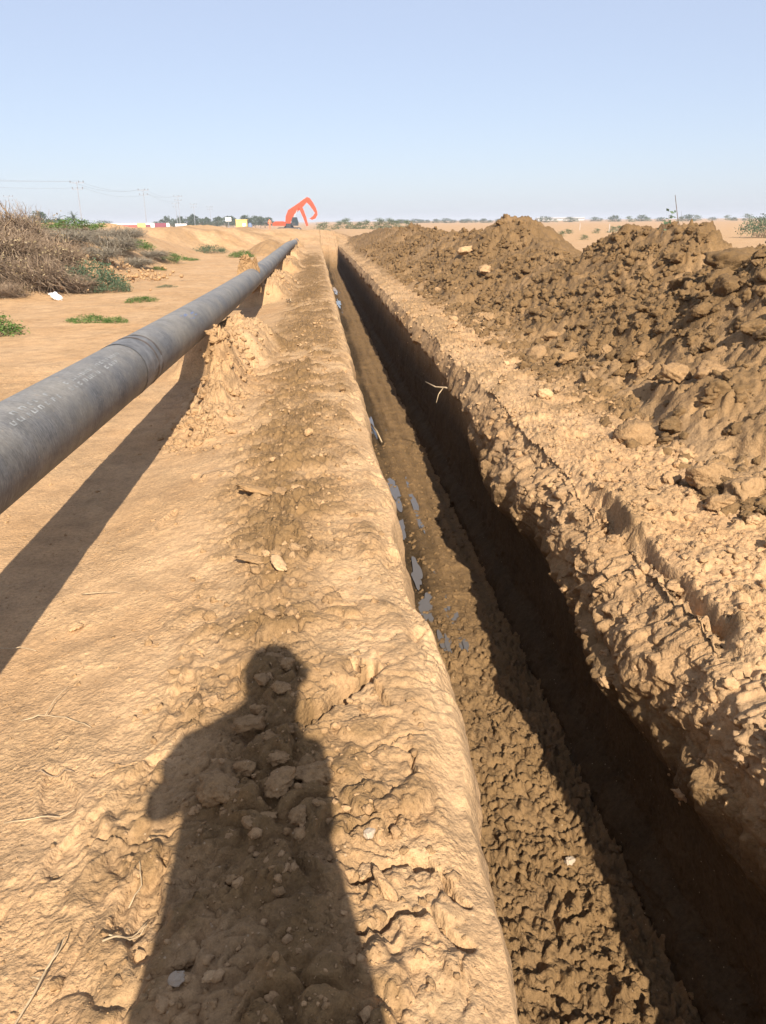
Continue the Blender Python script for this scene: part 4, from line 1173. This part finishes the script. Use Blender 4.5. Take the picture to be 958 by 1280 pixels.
EX, EY, EZ = -4.6, 150.0, -.3
ex = empty('excavator', (EX, EY, EZ))
tag(ex, 'orange excavator with arched boom digging at the far end of the trench', 'excavator')
for yy_ in (-1.5, .9):
    mb = MB(); mb.prism([(-2.3, .2), (-1.9, 0), (1.9, 0), (2.3, .2), (2.4, .55), (2.0, .9), (-2.0, .9), (-2.4, .55)], yy_, yy_+.6); t_ = mb.build('track', M_DARK, ex)
    mb = MB()
    for xx in (-1.9, -1.1, -.3, .5, 1.3, 1.9): mb.tube([(xx, yy_-.03, .45), (xx, yy_+.63, .45)], .24, 12)
    mb.build('track_roller', M_STEEL, t_)
mb = MB(); mb.box(-.9, .9, -.88, .88, .5, 1.1); mb.tube([(0, 0, 1.1), (0, 0, 1.25)], .8, 20); mb.build('undercarriage', M_DARK, ex)
mb = MB(); mb.prism([(-2.85, 1.25), (-.6, 1.25), (-.6, 2.05), (-1.1, 2.2), (-2.5, 2.2), (-2.85, 1.9)], -1.4, 1.4); mb.build('engine_housing', M_ORANGE, ex)
mb = MB(); mb.prism([(-3.1, 1.3), (-2.86, 1.3), (-2.86, 2.0), (-3.05, 1.9)], -1.35, 1.35); mb.build('counterweight', M_ORANGE, ex)
mb = MB(); mb.box(-.6, 1.5, -.30, 1.4, 1.25, 1.75, .05); mb.build('turntable_deck', M_DARK, ex)
cab = MB(); cab.prism([(.55, 1.25), (1.85, 1.25), (1.9, 1.9), (1.65, 3.0), (.75, 3.05), (.55, 2.4)], -1.4, -.42); cb = cab.build('cab', M_DARK, ex)
g = MB(); g.prism([(.72, 1.95), (1.2, 1.95), (1.2, 2.85), (.82, 2.85)], -1.42, -1.403); g.prism([(1.26, 1.5), (1.74, 1.5), (1.76, 1.95), (1.58, 2.85), (1.26, 2.85)], -1.42, -1.403); g.build('window', M_GLASS, cb)
def arm(name, center, widths, y0, y1, mat, parent):
    mb = MB(); up_, dn_ = [], []
    n = len(center)
    for i, (x, z) in enumerate(center):
        a = center[max(0, i-1)]; b_ = center[min(n-1, i+1)]
        dx, dz = b_[0]-a[0], b_[1]-a[1]; l = math.hypot(dx, dz); nx, nz = -dz/l, dx/l
        up_.append((x+nx*widths[i], z+nz*widths[i])); dn_.append((x-nx*widths[i], z-nz*widths[i]))
    for i in range(n-1):
        mb.prism([dn_[i], dn_[i+1], up_[i+1], up_[i]], y0, y1)
    return mb.build(name, mat, parent)
arm('boom', [(-.15, 1.6), (.15, 3.0), (.55, 4.1), (1.5, 4.8), (2.6, 5.7), (3.4, 6.5), (3.75, 6.75)], [.54, .72, .72, .64, .54, .42, .3], -.25, .25, M_ORANGE, ex)
arm('dipper_arm', [(3.45, 7.0), (3.85, 6.6), (4.5, 5.7), (5.0, 4.8), (5.35, 4.0)], [.3, .52, .44, .36, .26], -.2, .2, M_ORANGE, ex)
arm('boom_cylinder', [(.45, 1.9), (1.0, 3.0), (1.75, 4.5)], [.12, .10, .06], -.42, -.29, M_STEEL, ex)
arm('arm_cylinder', [(1.7, 5.45), (2.6, 6.3), (3.4, 7.05)], [.12, .11, .07], -.1, .1, M_STEEL, ex)
arm('bucket_cylinder', [(4.35, 6.25), (5.05, 5.2), (5.55, 4.2)], [.11, .1, .06], -.1, .1, M_STEEL, ex)
mb = MB(); mb.prism([(5.55, 4.15), (5.6, 3.5), (5.2, 2.75), (4.5, 2.45), (4.0, 2.75), (4.35, 2.95), (4.75, 3.3), (5.2, 4.0)], -.6, .6); bk = mb.build('bucket', M_ORANGE, ex)
mb = MB()
for q in range(5): mb.prism([(4.02, 2.72), (3.7, 2.85), (4.1, 2.83)], -.55+.23*q, -.47+.23*q)
mb.build('bucket_tooth', M_STEEL, bk)
arm('support_arm', [(2.35, 5.2), (2.65, 4.3), (3.1, 3.0), (3.55, 1.2)], [.34, .36, .3, .22], -.62, -.30, M_ORANGE, ex)
# quick fix of height so that the arch tops out where it does in the photo
ex.scale = (.92, 1, .80)

# worker in orange beside the excavator
def skin_figure(name, joints, bones, mat, levels=2, parent=None):
    me = bpy.data.meshes.new(name)
    names = list(joints)
    me.from_pydata([joints[n][0] for n in names], [(names.index(a), names.index(b_)) for a, b_ in bones], [])
    o = bpy.data.objects.new(name, me); COL.objects.link(o)
    sk = o.modifiers.new('skin', 'SKIN'); sk.use_smooth_shade = True
    for i, n in enumerate(names):
        sv = me.skin_vertices[0].data[i]; rr_ = joints[n][1]
        sv.radius = rr_ if hasattr(rr_, '__len__') else (rr_, rr_); sv.use_root = (i == 0)
    ss = o.modifiers.new('sub', 'SUBSURF'); ss.levels = levels; ss.render_levels = levels
    me.materials.append(mat)
    if parent is not None: o.parent = parent
    return o
M_SKIN = plain('skin', (.30, .16, .10), .6, .08, 6)
M_HIVIS = plain('orange_overalls', (.66, .20, .10), .8, .1, 6)
M_CLOTH = plain('grey_cloth', (.20, .19, .18), .9, .12, 25)
M_CLOTH2 = plain('dark_trousers', (.06, .06, .075), .9, .12, 25)

wk = skin_figure('person', {
    'pelvis': ((0, 0, .95), (.16, .12)), 'chest': ((0, 0, 1.3), (.19, .13)), 'neck': ((0, 0, 1.48), .065), 'head': ((0, .0, 1.62), .10), 'crown': ((0, 0, 1.72), .085),
    'lk': ((-.10, -.02, .5), .075), 'la': ((-.12, .0, .08), .055), 'lt': ((-.12, -.14, .04), .045), 'rk': ((.10, -.02, .5), .075), 'ra': ((.12, 0, .08), .055), 'rt': ((.12, -.14, .04), .045),
    'ls': ((-.20, 0, 1.40), .075), 'le': ((-.27, .02, 1.12), .05), 'lh': ((-.24, -.1, .88), .04), 'rs': ((.20, 0, 1.40), .075), 're': ((.28, .02, 1.12), .05), 'rh': ((.25, -.1, .88), .04)},
    [('pelvis', 'chest'), ('chest', 'neck'), ('neck', 'head'), ('head', 'crown'), ('pelvis', 'lk'), ('lk', 'la'), ('la', 'lt'), ('pelvis', 'rk'), ('rk', 'ra'), ('ra', 'rt'),
     ('chest', 'ls'), ('ls', 'le'), ('le', 'lh'), ('chest', 'rs'), ('rs', 're'), ('re', 'rh')], M_HIVIS)
wx, wy = -.0635*150-.0, 148.0
wk.location = (-7.9, wy, .12); 
tag(wk, 'standing person in orange work clothes left of the excavator', 'person')
mb = MB(); mb.prism([(-1.6, -.2), (1.6, -.2), (1.2, .35), (.4, .55), (-.7, .5), (-1.3, .25)], -1.2, 1.2)

# road barriers
def barrier(loc, ln, lower, upper, label, group=None, cat='barrier', name='barrier_block', h=1.5):
    root = empty(name, loc)
    mb = MB(); mb.prism([(-ln/2, 0), (ln/2, 0), (ln/2, h*.78), (-ln/2, h*.78)], -.35, .35); mb.build('base', lower, root)
    mb = MB(); mb.prism([(-ln/2+.03, h*.78), (ln/2-.03, h*.78), (ln/2-.03, h), (-ln/2+.03, h)], -.22, .22); mb.build('cap', upper, root)
    return tag(root, label, cat, group)
BD = 190.0
def bx(px): return D_px(px, BD)
def D_px(px, dist):      # bearing of a photo column, for laying out the far row along its own line
    return (math.tan(math.radians(4.5)) + (px-475.9)/1045.4)/(1 - math.tan(math.radians(4.5))*(px-475.9)/1045.4)*dist
zb0 = -.15
for i in range(5):
    x = D_px(106+13*i, BD)
    barrier((x, BD, zb0), 2.42, M_RED, M_WHITE, 'faded red barrier block with white top in the far row', 'red and white barriers')
barrier((D_px(168.5, BD), BD, zb0), 1.2, M_RED, M_WHITE, 'short red and white block just before the yellow one')
barrier((D_px(177, BD), BD, zb0), 1.95, M_YELLOW, M_YELLOW, 'pale yellow block in the far row of red barriers')
barrier((D_px(185.5, BD), BD, zb0), 1.1, M_MAROON, M_WHITE, 'narrow dark and white block right of the yellow one')
barrier((D_px(191, BD), BD, zb0), .85, M_WHITE, M_WHITE, 'small plain white block between two dark ones')
barrier((D_px(201, BD), BD, zb0), 2.6, M_MAROON, M_MAROON, 'dark maroon block at the end of the barrier row')
barrier((D_px(210, BD), BD, zb0), .7, M_WHITE, M_WHITE, 'small white end block right of the maroon one')
barrier((D_px(221, BD), BD+6, zb0-.2), 2.6, M_STEEL, M_WHITE, 'grey block with white top standing apart right of the row')
# yellow cabin and its neighbours
cbn = empty('site_cabin', (D_px(302.5, 160), 160, -.75)); tag(cbn, 'small yellow site cabin on the bank left of the excavator', 'cabin')
mb = MB(); mb.box(-1.05, 1.05, -1, 1, 0, 2.5); w_ = mb.build('wall', M_YELLOW, cbn)
mb = MB(); mb.box(-1.12, 1.12, -1.07, 1.07, 2.503, 2.62); mb.build('roof', M_YELLOW, cbn)
mb = MB(); mb.box(-.75, -.1, -1.03, -1.004, .05, 2.0); mb.build('door', M_YELLOW, cbn)
mb = MB(); mb.box(.2, .8, -1.03, -1.004, 1.1, 1.9); mb.build('window', M_WHITE, cbn)
tk = empty('water_tank', (D_px(312.5, 162), 162, -.6)); tag(tk, 'blue-grey water tank right beside the yellow cabin', 'tank')
mb = MB(); mb.tube([(0, 0, .2), (0, 0, 1.4), (0, 0, 1.7), (0, 0, 1.85)], [.45, .45, .3, .12], 18); mb.build('body', M_BLUEP, tk, True)
mb = MB(); mb.box(-.5, .5, -.5, .5, 0, .198); mb.build('stand', M_DARK, tk)
sg_ = empty('signboard', (D_px(286, 165), 165, -.7)); tag(sg_, 'white double signboard on a thin post left of the yellow cabin', 'sign')
mb = MB(); mb.tube([(0, 0, 0), (0, 0, 2.3)], .05, 8); mb.build('post', M_POLE, sg_)
for s_ in (-.3, .3):
    mb = MB(); mb.box(s_-.27, s_+.27, -.08, -.055, 2.25, 2.95); mb.build('panel', M_WHITE, sg_)

# power poles and lines
def pole(loc, h, label, arms=2):
    root = empty('utility_pole', loc)
    mb = MB(); mb.tube([(0, 0, -.5), (0, 0, h)], [.11, .06], 8); mb.build('post', M_POLE, root)
    for k in range(arms):
        z = h-.25-1.1*k; wd = 1.3-.25*k
        mb = MB(); mb.box(-wd, wd, -.06, .06, z-.045, z+.045); a_ = mb.build('crossarm', M_POLE, root)
        for xx in (-wd+.1, 0 if k else wd*.3, wd-.1):
            mb = MB(); mb.tube([(xx, 0, z+.07), (xx, 0, z+.2), (xx, 0, z+.4)], [.04, .10, .06], 8); mb.build('insulator', M_INS, a_)
    return tag(root, label, 'utility pole')
PP = [(D_px(103, 165), 165, 9.2), (D_px(183.5, 215), 215, 9.6), (D_px(225.5, 262), 262, 9.4), (D_px(222, 300), 300, 8.2), (D_px(244, 330), 330, 8.5), (D_px(264, 370), 370, 8.2)]
LB = ['nearest utility pole with cross arms above the palms', 'utility pole rising behind the barrier row', 'tall utility pole right of the barrier row', 'short utility pole close beside a taller one', 'faint pole above the far tree line', 'faintest small pole near the white signboard']
for (x, yv, h), lb in zip(PP, LB): pole((x, yv, -.35), h, lb)
pole((D_px(16, 240), 240, -.3), 9.0, 'distant pole standing behind the dry thicket')
M_WIRE = plain('wire', (.30, .31, .33), .6, .05, 3)
def wire(a, b_, sag, label, group):
    pts = []
    for i in range(25):
        t = i/24; p = Vector(a).lerp(Vector(b_), t); p.z -= sag*4*t*(1-t); pts.append(p)
    mb = MB(); mb.tube(pts, .015, 5); return tag(mb.build('power_line', M_WIRE), label, 'power line', group)
left_end = (-70.0, 108.0)
for k, (ox, oz) in enumerate(((-1.1, 0), (.3, .1), (1.1, -1.1))):
    p1 = (PP[0][0]+ox, PP[0][1], -.35+PP[0][2]+oz); p2 = (PP[1][0]+ox, PP[1][1], -.35+PP[1][2]+oz); p3 = (PP[2][0]+ox, PP[2][1], -.35+PP[2][2]+oz)
    p0 = (left_end[0]+ox, left_end[1], 9.6+oz)
    wire(p0, p1, 1.0, 'thin power line sagging in from the left to the nearest pole', 'power lines left of the nearest pole')
    wire(p1, p2, 1.1, 'thin power line between the nearest pole and the one behind the barriers', 'power lines above the barriers')
    wire(p2, p3, 1.1, 'thin power line between the pole behind the barriers and the next', 'power lines beyond the barriers')

# far right: low white building, marker, posts
bd = empty('long_building', (D_px(700, 900), 900, 0)); tag(bd, 'long low white building on the horizon behind the tallest mound', 'building')
mb = MB(); mb.box(-26, 26, -5, 5, 0, 2.4); mb.build('wall', M_PALEP, bd)
mb = MB(); mb.prism([(-27, 2.4), (27, 2.4), (26, 3.2), (-26, 3.2)], -6, 6); mb.build('roof', M_PALEP, bd)
mb = MB()
for i, hh in enumerate((.8, .95, .7)): mb.tube([(i*.5, .1*i, 0), (i*.5, .1*i, hh*.5), (i*.5+.03, .1*i, hh)], [.25, .28, .2], 14)
o = mb.build('red_drums', M_RED); 
bpy.data.objects.remove(o, do_unlink=True)
dr = empty('oil_drum', (D_px(676, 70), 70, gz(D_px(676, 70), 70))); tag(dr, 'dull red drum on the field beside the tallest mound', 'drum')
mb = MB(); mb.tube([(0, 0, 0), (0, 0, .3), (0, 0, .6), (0, 0, .9)], [.29, .30, .30, .29], 20); b_ = mb.build('body', M_RED, dr)
mb = MB(); mb.tube([(0, 0, .27), (0, 0, .33)], .315, 20); mb.tube([(0, 0, .57), (0, 0, .63)], .315, 20); mb.build('hoop', M_RED, b_)
for px, d, lb in ((726, 110, 'tall thin white post on the far field'), (763, 90, 'short white post on the far field')):
    r_ = empty('marker_post', (D_px(px, d), d, 0)); tag(r_, lb, 'post')
    mb = MB(); mb.tube([(0, 0, 0), (0, 0, .8)], .03, 8); mb.build('post', M_PALEP, r_)
    mb = MB(); mb.tube([(0, 0, .8), (0, 0, .84)], [.038, .015], 8); mb.build('cap', M_PALEP, r_)

# ------------------------------------------------------------------ the photographer, whose shadow falls ahead
BX, BY = -.03, -.17
zg = gz(BX, BY)
J = {
 'pelvis': ((BX, BY-.02, .98), (.15, .11)), 'waist': ((BX, BY-.01, 1.15), (.145, .105)), 'chest': ((BX+.005, BY-.01, 1.36), (.165, .115)), 'neck': ((BX+.07, BY, 1.545), .072), 'head': ((BX+.095, BY+.015, 1.66), (.085, .10)), 'crown': ((BX+.098, BY+.01, 1.745), (.075, .085)),
 'lk': ((BX-.11, BY+.0, .53), .07), 'la': ((BX-.13, BY-.03, .09), .048), 'lt': ((BX-.14, BY+.10, .05), .04),
 'rk': ((BX+.11, BY+.0, .53), .07), 'ra': ((BX+.13, BY-.03, .09), .048), 'rt': ((BX+.14, BY+.10, .05), .04),
 'ls': ((BX-.15, BY, 1.45), .06), 'le': ((BX-.215, BY-.02, 1.315), .045), 'lw': ((BX-.02, BY+.10, 1.34), .032), 'lp': ((BX+.02, BY+.115, 1.39), .032),
 'rs': ((BX+.145, BY, 1.42), .06), 're': ((BX+.150, BY-.02, 1.25), .045), 'rw': ((BX+.10, BY+.10, 1.33), .032), 'rp': ((BX+.075, BY+.115, 1.385), .032)}
J = {k: ((v[0][0], v[0][1], v[0][2]+zg*.9), v[1]) for k, v in J.items()}
BN = [('pelvis', 'waist'), ('waist', 'chest'), ('chest', 'neck'), ('neck', 'head'), ('head', 'crown'), ('pelvis', 'lk'), ('lk', 'la'), ('la', 'lt'), ('pelvis', 'rk'), ('rk', 'ra'), ('ra', 'rt'),
      ('chest', 'ls'), ('ls', 'le'), ('le', 'lw'), ('lw', 'lp'), ('chest', 'rs'), ('rs', 're'), ('re', 'rw'), ('rw', 'rp')]
for hand, sx in (('l', 1), ('r', -1)):
    px_, py_, pz_ = J[hand+'p'][0]
    for i in range(4):
        a = (px_+sx*(.030+.002*i), py_+.010, pz_+.022-.016*i); c_ = (px_+sx*(.055-.004*abs(i-1)), py_+.012, pz_+.026-.017*i)
        J[f'{hand}f{i}'] = (a, .009); J[f'{hand}g{i}'] = (c_, .0075)
        BN += [(hand+'p', f'{hand}f{i}'), (f'{hand}f{i}', f'{hand}g{i}')]
    J[hand+'t'] = ((px_+sx*.012, py_-.005, pz_+.04), .010); J[hand+'u'] = ((px_+sx*.03, py_-.006, pz_+.055), .008)
    BN += [(hand+'p', hand+'t'), (hand+'t', hand+'u')]
person = skin_figure('person', J, BN, M_SKIN)
tag(person, 'photographer standing on the path, seen only as the tall shadow on the ground', 'person')
def loft(name, rings, mat, parent, n=40):
    V, Fq = [], []
    for (cx_, cy_, z_, rx_, ry_) in rings:
        for k in range(n):
            a = 2*math.pi*k/n; w_ = 1+.03*math.sin(5*a+z_*9)
            V.append((cx_+rx_*w_*math.cos(a), cy_+ry_*w_*math.sin(a), z_))
    for i in range(len(rings)-1):
        for k in range(n):
            k2 = (k+1) % n; Fq.append((i*n+k, i*n+k2, (i+1)*n+k2, (i+1)*n+k))
    return mesh_obj(name, V, Fq, mat, parent, True)
loft('shirt', [(BX-.025, BY, .72, .25, .16), (BX-.015, BY, .86, .24, .155), (BX, BY, 1.0, .215, .15), (BX+.01, BY, 1.15, .19, .14), (BX+.01, BY, 1.30, .175, .14), (BX+.01, BY, 1.40, .175, .135), (BX+.015, BY, 1.47, .145, .115), (BX+.045, BY, 1.52, .105, .085), (BX+.06, BY, 1.56, .08, .07)], M_CLOTH, person)
for s in (-1, 1):
    sh = (BX+.005+s*.14, BY, 1.45 if s < 0 else 1.43); el = J['le' if s < 0 else 're'][0]; wr_ = J['lw' if s < 0 else 'rw'][0]
    mb = MB(); mb.tube([sh, ((sh[0]+el[0])/2+s*.01, BY-.01, (sh[2]+el[2])/2), (el[0], el[1], el[2]), ((el[0]*.7+wr_[0]*.3), (el[1]*.7+wr_[1]*.3), (el[2]*.7+wr_[2]*.3)), ((el[0]*.3+wr_[0]*.7), (el[1]*.3+wr_[1]*.7), (el[2]*.3+wr_[2]*.7))], [.066, .066, .062, .055, .045], 14); mb.build('sleeve', M_CLOTH, person, True)
    mb = MB(); mb.tube([(BX+s*.09, BY-.01, .95), (BX+s*.11, BY, .53), (BX+s*.13, BY-.02, .10+zg)], [.125, .105, .09], 16); mb.build('trouser_leg', M_CLOTH2, person, True)
    mb = MB(); mb.tube([(BX+s*.13, BY-.09, zg+.05), (BX+s*.135, BY, zg+.05), (BX+s*.14, BY+.12, zg+.045)], [.05, .055, .042], 12); mb.build('shoe', M_DARK, person, True)
hc = (BX+.096, BY+.012)
loft('cap', [(hc[0], hc[1], 1.68, .097, .112), (hc[0], hc[1], 1.73, .096, .11), (hc[0], hc[1], 1.775, .078, .09), (hc[0], hc[1], 1.80, .045, .05), (hc[0], hc[1], 1.808, .005, .005)], M_CLOTH2, person)
mb = MB(); mb.prism([(hc[0]+.02, 1.70), (hc[0]+.112, 1.692), (hc[0]+.112, 1.702), (hc[0]+.02, 1.715)], hc[1]-.04, hc[1]+.03); mb.build('cap_brim', M_CLOTH2, person)

# ------------------------------------------------------------------ summer haze
mhz = bpy.data.materials.new('haze'); mhz.use_nodes = True; nt = mhz.node_tree; nt.nodes.clear()
ho = nt.nodes.new('ShaderNodeOutputMaterial'); hv = nt.nodes.new('ShaderNodeVolumePrincipled')
hv.inputs['Color'].default_value = (.82, .86, .95, 1); hv.inputs['Density'].default_value = .0005; hv.inputs['Anisotropy'].default_value = 0
nt.links.new(hv.outputs[0], ho.inputs['Volume'])
mb = MB(); mb.box(-5400, 5400, -120, 5800, -4.5, 14)
tag(mb.build('haze', mhz), kind='stuff')

# ------------------------------------------------------------------ camera, sun, sky
A = math.radians(4.5); PT = math.atan(364/980.); RO = math.radians(.5); HC = 1.4
f_ = Vector((math.sin(A)*math.cos(PT), math.cos(A)*math.cos(PT), -math.sin(PT)))
r0 = Vector((math.cos(A), -math.sin(A), 0)); u0 = r0.cross(f_)
rv = r0*math.cos(RO)-u0*math.sin(RO); uv = u0*math.cos(RO)+r0*math.sin(RO)
cam = bpy.data.cameras.new('camera'); co = bpy.data.objects.new('camera', cam); COL.objects.link(co)
M3 = Matrix((rv, uv, -f_)).transposed()
co.matrix_world = Matrix.Translation((0, 0, HC)) @ M3.to_4x4()
cam.sensor_fit = 'VERTICAL'; cam.sensor_height = 24; cam.sensor_width = 18; cam.lens = 980/1280*24
cam.clip_start = .02; cam.clip_end = 12000
S.camera = co
EL = math.radians(35); DZ = math.radians(6)
sun_dir = Vector((math.sin(DZ)*math.cos(EL), -math.cos(DZ)*math.cos(EL), math.sin(EL)))
sd = bpy.data.lights.new('sun', 'SUN'); sd.energy = 5.0; sd.angle = math.radians(.53); sd.color = (1.0, .92, .80)
so = bpy.data.objects.new('sun', sd); COL.objects.link(so); so.rotation_euler = (-sun_dir).to_track_quat('-Z', 'Y').to_euler(); so.location = (0, -20, 20)
W = bpy.data.worlds.new('World'); S.world = W; W.use_nodes = True
wn = W.node_tree.nodes; wl_ = W.node_tree.links
sky = wn.new('ShaderNodeTexSky'); sky.sky_type = 'NISHITA'; sky.sun_disc = False
sky.sun_elevation = EL; sky.sun_rotation = math.pi - DZ; sky.altitude = 0
sky.air_density = .9; sky.dust_density = .8; sky.ozone_density = 2.5
mxw = wn.new('ShaderNodeMix'); mxw.data_type = 'RGBA'; mxw.inputs[0].default_value = .62
wl_.new(sky.outputs[0], mxw.inputs[6]); mxw.inputs[7].default_value = (4.4, 4.75, 5.9, 1)      # even summer haze over the clear sky
wl_.new(mxw.outputs[2], wn['Background'].inputs['Color']); wn['Background'].inputs['Strength'].default_value = .080
S.view_settings.view_transform = 'Standard'; S.view_settings.look = 'None'; S.view_settings.exposure = .92; S.view_settings.gamma = 1
S.view_settings.use_curve_mapping = False
S.render.engine = 'CYCLES'
S.cycles.max_bounces = 6; S.cycles.diffuse_bounces = 3; S.cycles.transparent_max_bounces = 6
S.cycles.use_denoising = True
